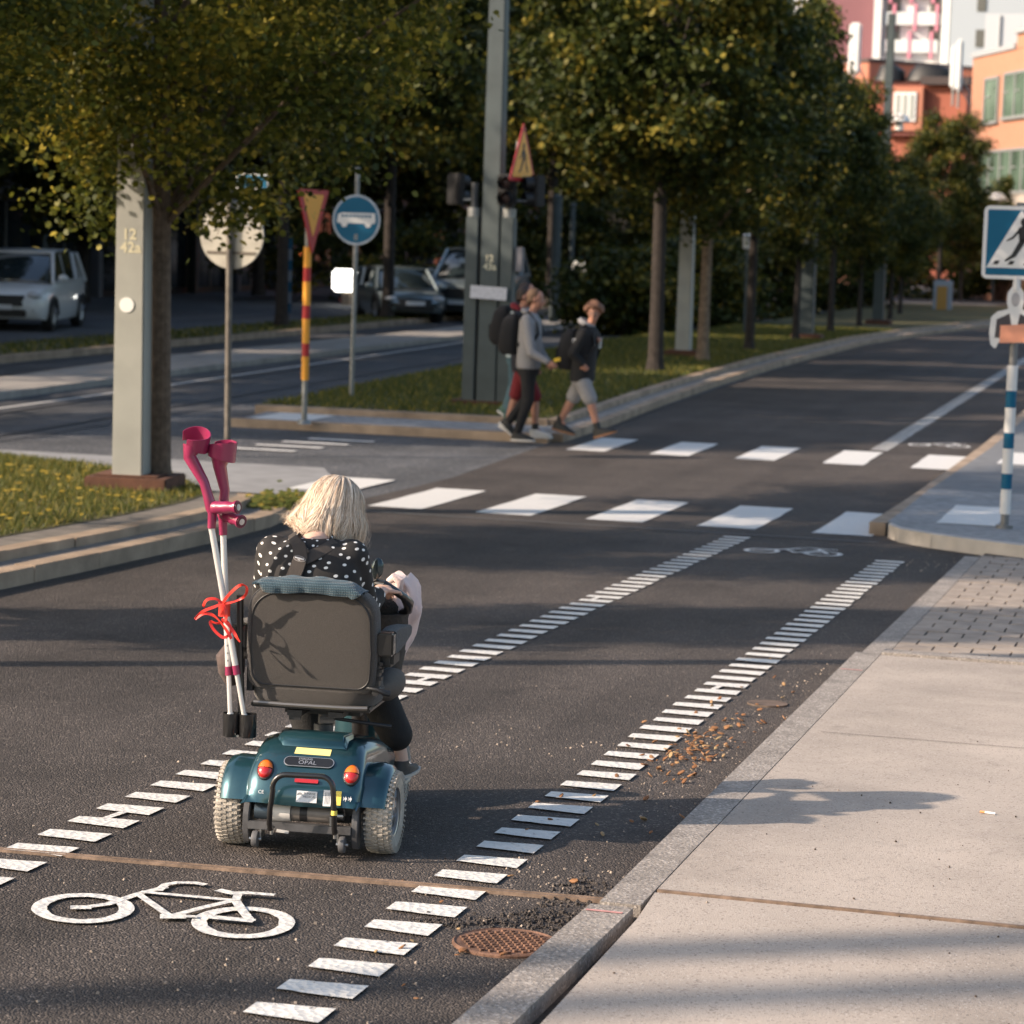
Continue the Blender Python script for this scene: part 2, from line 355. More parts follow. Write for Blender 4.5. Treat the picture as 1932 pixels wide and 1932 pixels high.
# corner pavement with lowered rounded kerb
def edge_front(x): return lerp([(-2.38, 20.75), (-2.25, 20.4), (-1.95, 20.08), (-1.6, 19.82), (-1.18, 19.55), (0, 19.2), (14, 19.0)], x)
def corner(name, m, off, z, th, xs, yend):
    mb = MB(); rr = []
    for x in xs:
        y = edge_front(x)+off; rr.append([(x, y, g(y)+z), (x, yend(x), g(yend(x))+z), (x, yend(x), g(yend(x))+z-th), (x, y, g(y)+z-th)])
    mb.rings(rr); return struct(mb.build(name, m))
xs = [-2.38, -2.33, -2.25, -2.1, -1.95, -1.8, -1.6, -1.4, -1.18, -.6, 0, 14]
corner('kerb_corner', mat('pale_kerb', (.50, .45, .40), .85, var=.15, vs=5, bump=.6, bs=70), 0, .115, .13, xs, lambda x: edge_front(x)+.16)
corner('corner_pavement', PAVE, .162, .112, .12, xs, lambda x: 21.0)
struct(band('corner_pavement', PAVE, 21.002, 24.4, -2.42, 14, .112, .12))
struct(band('corner_pavement', mat('asphalt_walk', (.17, .175, .185), .85, var=.15, vs=5, bump=.6, bs=90), 24.402, 70, [(24, -2.42), (30, -2.25), (70, -2.0)], 14, .112, .12))
struct(band('kerb', GRAN, 20.9, 70, [(20.9, -2.56), (30, -2.39), (70, -2.14)], [(20.9, -2.424), (30, -2.254), (70, -2.004)], .11, .12, extra=range(22, 70, 3)))
# left verge: two granite steps, turf
vx = [(-30, -6.83), (15, -6.85), (16.9, -6.88), (18.4, -6.98), (19.3, -7.15), (20.2, -7.6), (20.9, -8.4)]
def off(l, d): return [(y, x-d) for y, x in l]
def sills(name, y0, y1, line, d0, d1, z, th, length=1.0):
    y = y0; gp = .01
    while y < y1-.05:
        ye = min(y+length*random.uniform(.9, 1.1), y1); o = band(name, GRAN, y, ye-gp, off(line, d1+random.uniform(0, .008)), off(line, d0+random.uniform(-.006, .006)), z+random.uniform(-.004, .004), th, step=.5); struct(o); y = ye
sills('kerb_stone', 9, 20.2, vx, 0, .13, .105, .12)
struct(band('kerb_step', mat('step_concrete', (.23, .20, .18), .85, var=.25, vs=9, bump=.7, bs=60), 0, 20.1, off(vx, .30), off(vx, .13), .098, .1, step=.5))
sills('kerb_stone', 9, 19.5, vx, .30, .44, .165, .16)
struct(band('verge_edge', mat('verge_edge', (.17, .15, .13), .9, var=.3, vs=6, bump=.8, bs=60), 0, 19.4, off(vx, .72), off(vx, .44), .16, .15, step=.5))
TURF = mat('turf_soil', (.085, .075, .025), .95, var=.4, vs=3, bump=1, bs=50)
vb = [(-30, -30), (21.0, -30), (24.5, -13)]
struct(band('verge_ground', TURF, -30, 19.45, -12.6, off(vx, .72), .165, .15, step=.5))
struct(band('verge_ground', TURF, 19.45, 23.4, -12.6, [(19.45, -7.85), (19.9, -8.15), (20.7, -8.7), (21.6, -10.2), (22.4, -11.9), (23.4, -12.5)], .15, .15, step=.5))
# pale walkway behind the verge, crosswalk bits
PALE = mat('pale_walk', (.25, .25, .255), .85, var=.15, vs=4, bump=.6, bs=60)
struct(band('side_walk', PALE, 21.3, 24.2, [(21.3, -9.5), (22, -11.0), (22.4, -11.9), (24.2, -12.8)], [(21.3, -7.25), (24.2, -8.6)], .003))
# refuge island: paved nose, turf behind double kerb
struct(band('island_paving', PAVE, 28.72, 30.6, [(28.72, -11.3), (30.6, -11.5)], [(28.72, -7.5), (30.6, -7.5)], .09, .1))
struct(band('kerb', GRAN, 28.55, 28.715, -11.45, -7.35, .1, .11))
ir = [(29, -7.2), (31.4, -7.27), (36, -7.5), (41, -7.66), (48, -7.76), (60, -7.6), (68, -6.98), (80, -5.5), (95, -3.0)]
il = [(29, -11.6), (32.5, -11.75), (40, -12.1), (53, -12.5), (60, -11.9), (95, -11)]
struct(band('kerb', GRAN, 28.72, 95, off(ir, .14), ir, .1, .11, extra=range(30, 95, 2)))
struct(band('kerb_step', KERB, 28.72, 95, off(ir, .36), off(ir, .14), .095, .1))
struct(band('kerb', GRAN, 30.0, 95, off(ir, .5), off(ir, .36), .17, .18, extra=range(31, 95, 2)))
struct(band('kerb', GRAN, 29.95, 30.1, -11.6, -7.72, .17, .18))
struct(band('island_ground', TURF, 30.1, 95, il, off(ir, .5), .165, .17))
# tram street divider, far kerb and verge
struct(band('divider', mat('divider_paving', (.30, .275, .25), .85, var=.2, vs=3, bump=.5, bs=60), 20, 66, [(20, -17.0), (31, -16.9), (40, -17.6), (66, -17.4)], [(20, -15.2), (31, -15.6), (40, -15.9), (66, -16.0)], .1, .11))
struct(band('kerb', GRAN, 10, 80, -19.55, -19.4, .13, .14))
struct(band('far_verge', TURF, 10, 80, -21.4, -19.56, .12, .13))
RAIL = mat('rail', (.05, .05, .052), .5, metal=.6)
for k, x in enumerate((-13.3, -14.7, -18.0, -19.0)):
    struct(band('tram_rail', RAIL, 10, 90, [(10, x+.9*(k < 2)), (24, x+.3*(k < 2)), (34, x), (90, x-1.6)], [(10, x+.09+.9*(k < 2)), (24, x+.09+.3*(k < 2)), (34, x+.09), (90, x-1.51)], .004, extra=range(12, 90, 3)))
# ------------------------------------------------------------------ road markings
def dash_line(name, xc, y0, y1, pitch=.235, wx=.212, ly=.118, m=PAINT, links=()):
    mb = MB(); y = y0; k = 0
    while y < y1:
        j = lambda a: random.uniform(-a, a)
        n = 6; pts = []
        x0, x1 = xc-wx/2+j(.006), xc+wx/2+j(.006); dy = -.02
        for i in range(n+1): pts.append((x0+(x1-x0)*i/n, y-ly/2+j(.003)-dy*(i/n-.5)*-1))
        for i in range(n+1): pts.append((x1-(x1-x0)*i/n, y+ly/2+j(.003)+dy*(i/n-.5)*-1*-1))
        flatpoly(mb, pts, .007)
        if k in links:
            xx = xc+j(.05); flatpoly(mb, [(xx-.012, y+ly/2), (xx+.016, y+ly/2), (xx+.03, y+pitch-ly/2), (xx+.0, y+pitch-ly/2)], .0068)
        y += pitch; k += 1
    return struct(mb.build(name, m))
dash_line('lane_marking', -2.128, -2.65, 18.9, links=(61,))
dash_line('lane_marking', -3.515, -2.4, 20.15, links=(43, 58, 74))
dash_line('lane_marking', -3.58, 29.95, 75, m=PAINT2)
dash_line('lane_marking', -2.10, 29.5, 75, wx=.25, m=PAINT2)
def quadmark(name, xs, y0, y1, wx, z=.007, skew=0):
    mb = MB()
    for x in xs:
        n = 8; pts = [(x+wx*i/n, y0+random.uniform(-.012, .012)) for i in range(n+1)]+[(x+wx-wx*i/n+skew, y1+random.uniform(-.012, .012)) for i in range(n+1)]
        ys = 5; 
        rows = []
        for k in range(ys+1):
            t = k/ys; y = y0+(y1-y0)*t
            rows.append([(x+skew*t+wx*i/n+(random.uniform(-.008, .008) if i in (0, n) else 0), y+(random.uniform(-.01, .01) if k in (0, ys) else 0)) for i in range(n+1)])
        for k in range(ys):
            for i in range(n):
                flatpoly(mb, [rows[k][i], rows[k][i+1], rows[k+1][i+1], rows[k+1][i]], z)
    return struct(mb.build(name, PAINT2))
quadmark('crosswalk', [-6.95+.985*i for i in range(5)], 20.72, 22.8, .5)
quadmark('crosswalk', [-6.93+.99*i for i in range(5)], 27.75, 29.6, .46)
quadmark('crosswalk', [-2.02], 21.1, 22.9, .5, z=.118)
quadmark('crosswalk', [-2.02], 27.6, 29.2, .46, z=.118)
quadmark('crosswalk', [-8.15], 21.9, 23.35, .6)
quadmark('crosswalk', [-11.2], 28.75, 29.85, .75, z=.096)
for k in range(4): quadmark('side_crosswalk', [-10.3+.12*k], 25.7+.55*k, 25.85+.55*k, .8)
struct(band('stop_seam', mat('seam', (.16, .16, .16), .8), 20.2, 20.24, -7.0, -2.4, .008))
struct(band('tram_line', PAINT2, 26, 70, [(26, -14.9), (34, -15.0), (70, -16.1)], [(26, -14.82), (34, -14.92), (70, -16.02)], .006))
# bicycle symbol painted on the lane; drawn in its own 2D frame u:0..1 across, v:0..1 away
def bike(x0, y0, sx, sy, m):
    mb = MB()
    def P(u, v): return (x0+u*sx, y0+v*sy)
    def ring(cu, cv, ru, rv, w):
        n = 40
        for i in range(n):
            a, b = 2*math.pi*i/n, 2*math.pi*(i+1)/n; k = 1+random.uniform(-.03, .03)
            flatpoly(mb, [P(cu+ru*math.cos(a), cv+rv*math.sin(a)), P(cu+ru*math.cos(b), cv+rv*math.sin(b)), P(cu+(ru-w)*math.cos(b), cv+(rv-w*1.05)*math.sin(b)), P(cu+(ru-w)*math.cos(a), cv+(rv-w*1.05)*math.sin(a))])
    def bar(pts, w, z=.0078):
        ps = [Vector((*P(*p), 0)) for p in pts]
        for i in range(len(ps)-1):
            d = (ps[i+1]-ps[i]); d.normalize(); nn = Vector((-d.y, d.x, 0))*w/2*sx; e = d*.25*w*sx
            flatpoly(mb, [tuple((ps[i]-e+nn).xy), tuple((ps[i]-e-nn).xy), tuple((ps[i+1]+e-nn).xy), tuple((ps[i+1]+e+nn).xy)], z); z += .0003
    ring(.185, .33, .185, .29, .055); ring(.80, .42, .20, .30, .055)
    bar([(.165, .34), (.28, .53), (.385, .72)], .045); bar([(.10, .335), (.175, .345)], .05)
    bar([(.28, .60), (.40, .74), (.49, .98), (.58, 1.08), (.655, 1.07)], .035)
    bar([(.385, .74), (.70, .80)], .035); bar([(.37, .72), (.53, .34)], .035, .0088)
    bar([(.53, .33), (.68, .62), (.76, .83)], .035, .0091); bar([(.50, .33), (.65, .40)], .05, .0099)
    bar([(.65, .40), (.845, .43)], .045, .0102); bar([(.845, .41), (.765, .70), (.72, .80), (.70, .95)], .04, .0094)
    bar([(.655, .97), (.73, .98), (.80, .93), (.875, .97)], .045, .0106)
    o = mb.build('bicycle_symbol', m); return struct(o)
def near_bike(m):
    """the same stencil at its real place, laid out on the sloping lane in ground coordinates"""
    mb = MB()
    def q(x, y):
        d = fw+rt*((x*.5-966)/4700)-up*((1434+y*.5-966)/4700); t = -CH/(d.z+SL*d.y); return Vector((d.x*t, d.y*t, 0))
    def ring(cx, cy, rx, ry, wd):
        o = [q(cx+rx*math.cos(2*math.pi*i/44), cy+ry*math.sin(2*math.pi*i/44)) for i in range(44)]; c = sum(o, Vector())/44
        inn = [p+(c-p).normalized()*wd*(1+random.uniform(-.06, .06)) for p in o]
        o = [p+(p-c).normalized()*random.uniform(-.0012, .0012) for p in o]
        for i in range(44): j = (i+1) % 44; flatpoly(mb, [o[i].xy[:], o[j].xy[:], inn[j].xy[:], inn[i].xy[:]], .0076)
    def bar(pts, w, z):
        ps = [q(*p) for p in pts]
        for i in range(len(ps)-1):
            d = (ps[i+1]-ps[i]).normalized(); nn = Vector((-d.y, d.x, 0))*w/2; e = d*w*.18
            flatpoly(mb, [(ps[i]-e+nn).xy[:], (ps[i]-e-nn).xy[:], (ps[i+1]+e-nn).xy[:], (ps[i+1]+e+nn).xy[:]], z+.00025*i)
    ring(313, 568, 195, 57, .046); ring(917, 622, 197, 60, .046)
    bar([(300, 567), (410, 552), (520, 515), (620, 490)], .030, .0080); bar([(275, 566), (335, 566)], .042, .0088)
    bar([(598, 502), (625, 480), (665, 473), (735, 474), (770, 481)], .028, .0092)
    bar([(535, 509), (700, 524), (880, 541)], .026, .0104); bar([(520, 517), (575, 556), (640, 602)], .026, .0110)
    bar([(615, 604), (690, 604)], .050, .0117); bar([(655, 600), (760, 572), (885, 543)], .028, .0120); bar([(690, 604), (740, 606)], .026, .0126)
    bar([(885, 540), (915, 585), (945, 622)], .030, .0130); bar([(790, 608), (950, 623)], .040, .0138)
    bar([(890, 545), (898, 522)], .026, .0142); bar([(828, 508), (880, 520), (935, 518)], .036, .0146); bar([(925, 518), (1030, 526)], .030, .0152)
    return struct(mb.build('bicycle_symbol', m))
near_bike(PAINT)
bike(-3.28, 18.75, .76, .62, PAINT2); bike(-3.36, 30.75, .76, .7, PAINT2)
# manhole cover with grip studs
mb = MB(); mb.lathe([(.155, 0), (.155, .012), (.15, .016), (.145, .012)], n=40)
for i in range(-5, 6):
    for j in range(-5, 6):
        x, y = (i+(j % 2)*.5)*.026, j*.023
        if math.hypot(x, y) < .132: mb.box((x, y, .0155), (.013, .011, .006), (0, 0, R(45)))
mh = mb.build('manhole_cover', RUST); mh.location = (-1.80, 6.70, g(6.70)-.006); mh.rotation_euler = (-SL, 0, 0); tag(mh, 'rusty round manhole cover beside the kerb in the foreground', 'manhole cover')
mb = MB(); mb.lathe([(.095, 0), (.095, .01)], n=36); o = mb.build('manhole_cover', mat('iron_cover', (.12, .085, .065), .8, var=.4, vs=20)); o.location = (-1.84, 11.45, g(11.45)-.003); o.rotation_euler = (-SL, 0, 0)
tag(o, 'small worn drain cover by the kerb farther up the road', 'drain cover')
# broken asphalt lip around the cover: raised crumbs
def crumbs(name, pts, m, label=None, n=200, smin=.004, smax=.012, flat=1., zoff=0):
    mb = MB()
    for i in range(n):
        (cx, cy, rx, ry) = random.choice(pts); x = random.gauss(cx, rx); y = random.gauss(cy, ry); s = random.uniform(smin, smax)
        if x > -1.67 and x < -1.4: continue
        zz = g(y)+(KZ if x > -1.4 else 0)+zoff+s*.3*flat
        mb.box((x, y, zz), (s, s*random.uniform(.6, 1.2), s*.8*flat), (random.uniform(-.5, .5), random.uniform(-.5, .5), random.uniform(0, 3)), random.uniform(.5, .9))
    return tag(mb.build(name, m), label, None, None, 'stuff')
crumbs('asphalt_crumbs', [(-1.86, 6.93, .11, .03), (-1.78, 7.04, .05, .05), (-1.76, 7.35, .04, .12), (-2.02, 6.86, .04, .02)], A_NEW, 'black crumbled asphalt along the broken edge by the manhole', 520, .005, .014)
GR = mat('pebbles', (.33, .27, .22), .9, var=.4, vs=3)
crumbs('gravel', [(-1.82, 9.3, .07, .7), (-1.88, 10, .10, .5), (-2.6, 9.9, .25, .3), (-1.8, 12, .06, .9), (-2.3, 6.2, .35, .5), (-2.6, 8.2, .6, 1.4), (-3.6, 7, .9, 1.2), (-1.9, 7.6, .1, .3), (-1.9, 18.8, .2, .5)], GR, 'loose pale gravel and grit scattered along the kerb', 480, .003, .009)
crumbs('gravel', [(0, 6.2, .9, .8), (-.4, 8, .7, 1), (0, 10, 1, 1.2)], DIRT, 'fine dark grit on the concrete sidewalk', 160, .002, .007)
LV = leaf_mat('dry_leaf', (.22, .1, .045), (.33, .17, .08), (.4, .3, .16), .1)
mb = MB()
for i in range(170):
    if i < 125: x = random.gauss(-1.90, .075); y = random.gauss(10.2, .42)
    else: x = random.uniform(-2.3, -1.68); y = random.uniform(6, 13)
    if x > -1.68: x = -1.69-random.random()*.1
    s = random.uniform(.009, .020); mb.ell((x, y, g(y)+.01), (s, s*.6, s*.22), (random.uniform(-.6, .6), random.uniform(-.6, .6), random.uniform(0, 6)), 6, 3)
tag(mb.build('fallen_leaves', LV), 'brown dry leaves drifted against the kerb', None, None, 'stuff')
# cigarette end
cg = thing('cigarette_end', 'discarded white cigarette end with tan filter on the sidewalk', 'cigarette end', (-.62, 8.93, g(8.93)+KZ+.005), R(-12))
MB().cyl((-.012, 0, 0), (.026, 0, 0), .0042).build('paper', mat('cig_paper', (.8, .78, .75)), cg); MB().cyl((-.03, 0, 0), (-.0121, 0, 0), .0043).build('filter', mat('cig_filter', (.6, .28, .1)), cg)
# pink survey marks on the kerb
PK = mat('pink_spray', (.55, .27, .25), .8, var=.2, vs=50)
for y in (6.93, 12.35): struct(band('survey_mark', PK, y, y+.018, -1.625, -1.515, KZ+.002))
# turf: short blades
GL = leaf_mat('grass_blades', (.055, .078, .017), (.13, .135, .03), (.36, .27, .05), .3)
def turf(name, y0, y1, fl, fr, z, dens, h, label, spread=1):
    n = int(dens); ys = rng.uniform(y0, y1, n); v = []; f = []
    for y in ys:
        a, b = fl(y), fr(y); x = random.uniform(a, b); t = random.uniform(0, math.pi); hh = h*random.uniform(.4, 1.3); ww = h*.09*spread; zz = g(y)+z-.004
        dx, dy = math.cos(t)*ww, math.sin(t)*ww; lx, ly = random.gauss(0, hh*.45), random.gauss(0, hh*.45); k = len(v)
        v += [(x-dx, y-dy, zz), (x+dx, y+dy, zz), (x+lx, y+ly, zz+hh)]; f.append((k, k+1, k+2))
    me = bpy.data.meshes.new(name); me.from_pydata(v, [], f); me.materials.append(GL); o = bpy.data.objects.new(name, me); COL.objects.link(o)
    return tag(o, label, None, None, 'stuff')
turf('grass', 11.5, 21.5, lambda y: -12.2, lambda y: lerp(off(vx, .74), y) if y < 19.4 else lerp([(19.4, -7.9), (20.7, -8.75), (21.5, -10.1)], y), .165, 60000, .06, 'short green grass on the raised verge at left')
turf('grass', 21.5, 22.4, lambda y: -12.4, lambda y: lerp([(21.5, -10.1), (22.4, -11.9)], y), .15, 5000, .06, 'short grass at the back of the verge')
turf('grass', 30.2, 66, lambda y: lerp(il, y)+.05, lambda y: lerp(off(ir, .52), y), .165, 60000, .07, 'yellow green lawn on the traffic island', 2)
turf('grass', 12, 78, lambda y: -21.3, lambda y: -19.6, .12, 9000, .08, 'narrow grass strip beyond the tram street', 3)
YL = leaf_mat('yellow_leaf', (.35, .24, .03), (.45, .33, .05), (.5, .4, .12), .3)
mb = MB()
for i in range(260):
    y = random.uniform(12, 21); x = random.uniform(-11.5, lerp(off(vx, .8), y)); s = random.uniform(.02, .04)
    mb.add([(x-s, y, g(y)+.2), (x, y-s*.6, g(y)+.19), (x+s, y, g(y)+.2), (x, y+s*.6, g(y)+.205)], [(0, 1, 2, 3)])
tag(mb.build('fallen_leaves', YL), 'yellow leaves lying in the grass verge', None, None, 'stuff')
mb = MB()
for i in range(500):
    y = random.gauss(19.3, .25); x = random.gauss(-7.25, .12); s = random.uniform(.015, .04); z = g(y)+.1+abs(random.gauss(0, .05))
    mb.add([(x-s, y, z), (x, y-s*.6, z-.01), (x+s, y, z), (x, y+s*.6, z+.01)], [(0, 1, 2, 3)])
tag(mb.build('weeds', GL), 'weeds and dead leaves at the rounded end of the kerb', None, None, 'stuff')
# ================================================================== MOBILITY SCOOTER (heading +Y, origin between the rear wheels)
SX, SY = -2.745, 7.66
SR = Matrix.Rotation(-math.atan(SL), 4, 'X') @ Matrix.Rotation(R(7), 4, 'Z')
SM = Matrix.Translation((SX, SY, g(SY))) @ SR
def root_at(name, label, cat, group=None):
    o = thing(name, label, cat, group=group); o.matrix_world = SM; return o
TEAL = mat('teal_metallic', (.022, .078, .10), .30, metal=.6, coat=1, var=.22, vs=5, det=8)
BLK = mat('black_plastic', (.018, .018, .02), .42, spec=.5, bump=.3, bs=300)
BLKG = mat('black_powdercoat', (.014, .014, .015), .28, coat=.5)
STEEL = mat('galvanised', (.42, .42, .42), .35, metal=1)
GREYF = mat('grey_frame', (.10, .10, .105), .5, metal=.3, var=.3, vs=20)
TYRE = mat('grey_tyre', (.42, .38, .33), .9, var=.3, vs=14, bump=.6, bs=180)
RIM = mat('rim_silver', (.45, .45, .46), .3, metal=.9)
FAB = mat('seat_fabric', (.052, .045, .040), .95, var=.10, vs=160, bump=.9, bs=900, sheen=.3)
VINYL = mat('seat_vinyl', (.085, .072, .062), .75, var=.15, vs=20, bump=.4, bs=250)
AMB = mat('amber_lens', (.75, .16, .015), .12, coat=1, emit=.08); REDL = mat('red_lens', (.45, .012, .012), .1, coat=1, emit=.05)
WHT = mat('white_plastic', (.68, .66, .63), .45, var=.12, vs=20); YEL = mat('yellow_sticker', (.85, .68, .12), .5); YELP = mat('yellow_label', (.80, .70, .27), .5)
SILV = mat('silver_print', (.6, .6, .6), .3, metal=.8); LBL = mat('white_label', (.66, .67, .69), .45); LBK = mat('label_ink', (.05, .06, .07), .6)
sc_ = root_at('mobility_scooter', 'teal four wheeled mobility scooter with brown fabric seat driving in the bike lane', 'mobility scooter')
def wheel(x, y, z, rr, ww, side):
    t = MB(); hw = ww/2
    t.lathe([(rr*.60, -hw*.80), (rr*.78, -hw*1.0), (rr*.93, -hw*.92), (rr*.985, -hw*.6), (rr*.985, hw*.6), (rr*.93, hw*.92), (rr*.78, hw), (rr*.60, hw*.80)], (0, 0, 0), (1, 0, 0), 56, caps=False)
    N = 46
    for k in range(N):
        for q, (ox, da) in enumerate(((-.62, 0), (-.22, .5), (.22, 0), (.62, .5))):
            a = 2*math.pi*(k+da)/N; c = Vector((ox*hw, math.cos(a)*rr*.982, math.sin(a)*rr*.982))
            if abs(ox) > .5: c.y *= .985; c.z *= .985
            e = Matrix.Rotation(a, 3, 'X')
            t.box(c, (hw*.37, .0105, .009), e @ Euler((0, 0, R(-22 if ox > 0 else 22))).to_matrix() if False else e, 1)
    for k in range(44):
        for s in (-1, 1):
            a = 2*math.pi*k/44; t.box((s*hw*.93, math.cos(a)*rr*.90, math.sin(a)*rr*.90), (.010, .022, .006), Matrix.Rotation(a, 3, 'X'))
    T = t.xf(Matrix.Translation((x, y, z))).build('tyre', TYRE, None, smooth=True)
    r = MB(); s = side
    r.lathe([(rr*.615, -hw*.78), (rr*.58, -hw*.4), (rr*.58, hw*.4), (rr*.615, hw*.78), (rr*.56, hw*.7), (rr*.54, 0), (rr*.56, -hw*.7)], (0, 0, 0), (1, 0, 0), 40, caps=False)
    for k in range(5):
        a = 2*math.pi*k/5+.3; d = Vector((0, math.cos(a), math.sin(a)))
        r.tube([Vector((s*hw*.55, 0, 0))+d*rr*.12, Vector((s*hw*.35, 0, 0))+d*rr*.57], [.02, .015], 8, flat=.55, hint=(1, 0, 0))
    r.lathe([(.0, s*hw*.75), (rr*.13, s*hw*.72), (rr*.17, s*hw*.55), (rr*.2, -s*hw*.5)], (0, 0, 0), (1, 0, 0), 20)
    r.lathe([(rr*.57, -s*hw*.2), (.02, -s*hw*.2)], (0, 0, 0), (1, 0, 0), 30, caps=False)
    wh = thing('wheel', None, None); wh.parent = sc_; T.parent = wh
    r.xf(Matrix.Translation((x, y, z))).build('rim', RIM, wh, smooth=True)
wheel(-.252, 0, .137, .137, .088, -1); wheel(.252, 0, .137, .137, .088, 1)
wheel(-.135, .80, .11, .11, .06, -1); wheel(.135, .80, .11, .11, .06, 1)
# rear body shell: profile in (y,z) swept across x with rolled corners
prof = [(.36, .30), (.22, .345), (.08, .362), (-.02, .366), (-.062, .352), (-.105, .322), (-.14, .292), (-.168, .255), (-.182, .225), (-.190, .198), (-.186, .172)]
def shell():
    mb = MB(); us = [-1, -.985, -.95, -.88, -.75, -.5, -.25, 0, .25, .5, .75, .88, .95, .985, 1]; rings = []
    n = len(prof)
    for u in us:
        rl = 1-(1-abs(u)**7)**.5; ring = []
        for i, (y, z) in enumerate(prof):
            p, q = prof[max(0, i-1)], prof[min(n-1, i+1)]; d = Vector((q[0]-p[0], q[1]-p[1])).normalized(); nn = Vector((-d.y, d.x)) if (-d.y)*(-1) > 0 else Vector((d.y, -d.x))
            nn = Vector((d.y, -d.x)); 
            if nn.y < 0: nn = -nn
            if nn.y < .05 and nn.x > 0: nn = -nn
            wd = lerp([(.17, .192), (.25, .196), (.32, .19), (.37, .182)], z)+(.015 if y > .0 else 0)
            drop = .012*(1-abs(u))**.5 if i == n-1 else 0; cr = .006*(1-u*u)*(i < 6)
            ring.append((wd*u+.008, y-nn.x*.05*rl, z-nn.y*.05*rl+drop*0-(.012*u*u if i >= n-1 else 0)*-1+cr))
        ring += [(ring[-1][0], .0, .18), (ring[-1][0], .36, .18)]
        rings.append(ring)
    mb.rings(rings); return mb
shell().build('rear_body', TEAL, sc_, smooth=True, sangle=50)
def on(x, z):           # point on the rear face, and its normal
    for (a, b), (c, d) in zip(prof[3:-1], prof[4:]):
        if d <= z <= b: t = (b-z)/(b-d); y = a+(c-a)*t; n = Vector((0, -(b-d), -(a-c)*-1)).normalized(); n = Vector((0, -(b-d), (a-c))).normalized(); break
    else: y = -.19; n = Vector((0, -1, 0))
    cr = .004
    return Vector((x, y, z))+n*.004, n
mb = MB(); mb.rings([[(-.115, .05, .36), (.128, .05, .36), (.128, .05, .385), (-.115, .05, .385)], [(-.115, -.03, .362), (.13, -.03, .362), (.115, -.03, .386), (-.1, -.03, .386)], [(-.085, -.078, .345), (.135, -.078, .345), (.12, -.066, .366), (-.07, -.066, .366)]])
mb.build('battery_lid', TEAL, sc_, bevel=.005)
for s in (-1, 1):       # fenders: arched shells over the wheels
    f = MB(); rings = []; x0 = .175; x1 = .285
    for k in range(17):
        a = R(-12+17*k*.65+0) if False else R(14+ (150)*k/16); rr = .163
        cy, cz = -math.cos(a)*rr*.95, .137+math.sin(a)*rr*1.0
        up_ = Vector((0, -math.cos(a), math.sin(a))); c = Vector((0, cy, cz)); ring = []
        for x, dn in ((x0, .0), (x0+.03, -.002), (.24, 0), (.268, -.008), (.282, -.024), (.286, -.045), (.280, -.045), (.275, -.026), (.262, -.014), (.24, -.006), (x0, -.006)):
            ring.append(c+Vector((s*x+.0, 0, 0))+up_*dn)
        rings.append(ring)
    f.rings(rings).build('fender', TEAL, sc_, smooth=True, sangle=60)
# tail lights
for x in (-.122, .166):
    p, n = on(x, .28); tl = thing('tail_light', None, None); tl.parent = sc_; mx = facing(p-n*.004, n)
    MB().lathe([(1.0, -.004), (1.0, .002), (.9, .005)], n=30).xf(mx @ Matrix.Diagonal((.0285, .0375, 1, 1))).build('bezel', BLK, tl, smooth=True)
    for nm, m, a0, a1 in (('amber_lens', AMB, 4, 176), ('red_lens', REDL, 184, 356)):
        q = MB(); rings = []
        for rr_, zz in ((.93, .003), (.88, .010), (.7, .015), (.4, .0185), (.05, .02)):
            rings.append([(rr_*math.cos(R(a0+(a1-a0)*j/14)), rr_*math.sin(R(a0+(a1-a0)*j/14)), zz) for j in range(15)])
        vs = [v for r_ in rings for v in r_]; fs = [(i*15+j, i*15+j+1, i*15+16+j, i*15+15+j) for i in range(4) for j in range(14)]
        q.add(vs, fs).xf(mx @ Matrix.Diagonal((.0265, .0355, 1, 1))).build(nm, m, tl, smooth=True)
# badge, stickers, writing
def rrect(w, h, r, n=6):
    pts = []
    for cx, cy, a0 in ((w/2-r, h/2-r, 0), (-w/2+r, h/2-r, 90), (-w/2+r, -h/2+r, 180), (w/2-r, -h/2+r, 270)):
        for k in range(n+1): a = R(a0+90*k/n); pts.append((cx+r*math.cos(a), cy+r*math.sin(a)))
    return pts
p, n = on(.018, .305); mx = facing(p+n*.001, n)
bd = MB().prism(rrect(.168, .040, .0198), .002, mx).build('badge', SILV, sc_)
MB().prism(rrect(.162, .035, .0173), .001, mx @ Matrix.Translation((0, 0, .0022))).build('badge_field', BLKG, bd)
text('STERLING', .0105, 'lettering', SILV, bd, mx @ Matrix.Translation((-.012, .0095, .0036)), .0002, bold=.0002)
text('OPAL', .0215, 'lettering', SILV, bd, mx @ Matrix.Translation((-.004, -.005, .0036)) @ Matrix.Diagonal((1.15, 1, 1, 1)), .0002)
p, n = on(.022, .334); MB().prism([(-.06, -.014), (.06, -.016), (.06, .013), (-.058, .015)], .0008, facing(p+n*.001, n)).build('yellow_label', YELP, sc_)
def onp(x, z): p, n = on(x, z); return facing(p+n*.0005, n)
MB().prism(rrect(.078, .012, .002), .004, onp(.022, .253)).build('reflector', REDL, sc_)
lb = MB().prism(rrect(.068, .037, .001), .0008, onp(.028, .206)).build('maker_label', LBL, sc_)
mx = onp(.028, .206)
text('SUNRISE', .0105, 'lettering', LBK, lb, mx @ Matrix.Translation((.009, .010, .0012)), .0001); text('MEDICAL', .0105, 'lettering', LBK, lb, mx @ Matrix.Translation((.009, .0, .0012)), .0001)
q = MB()
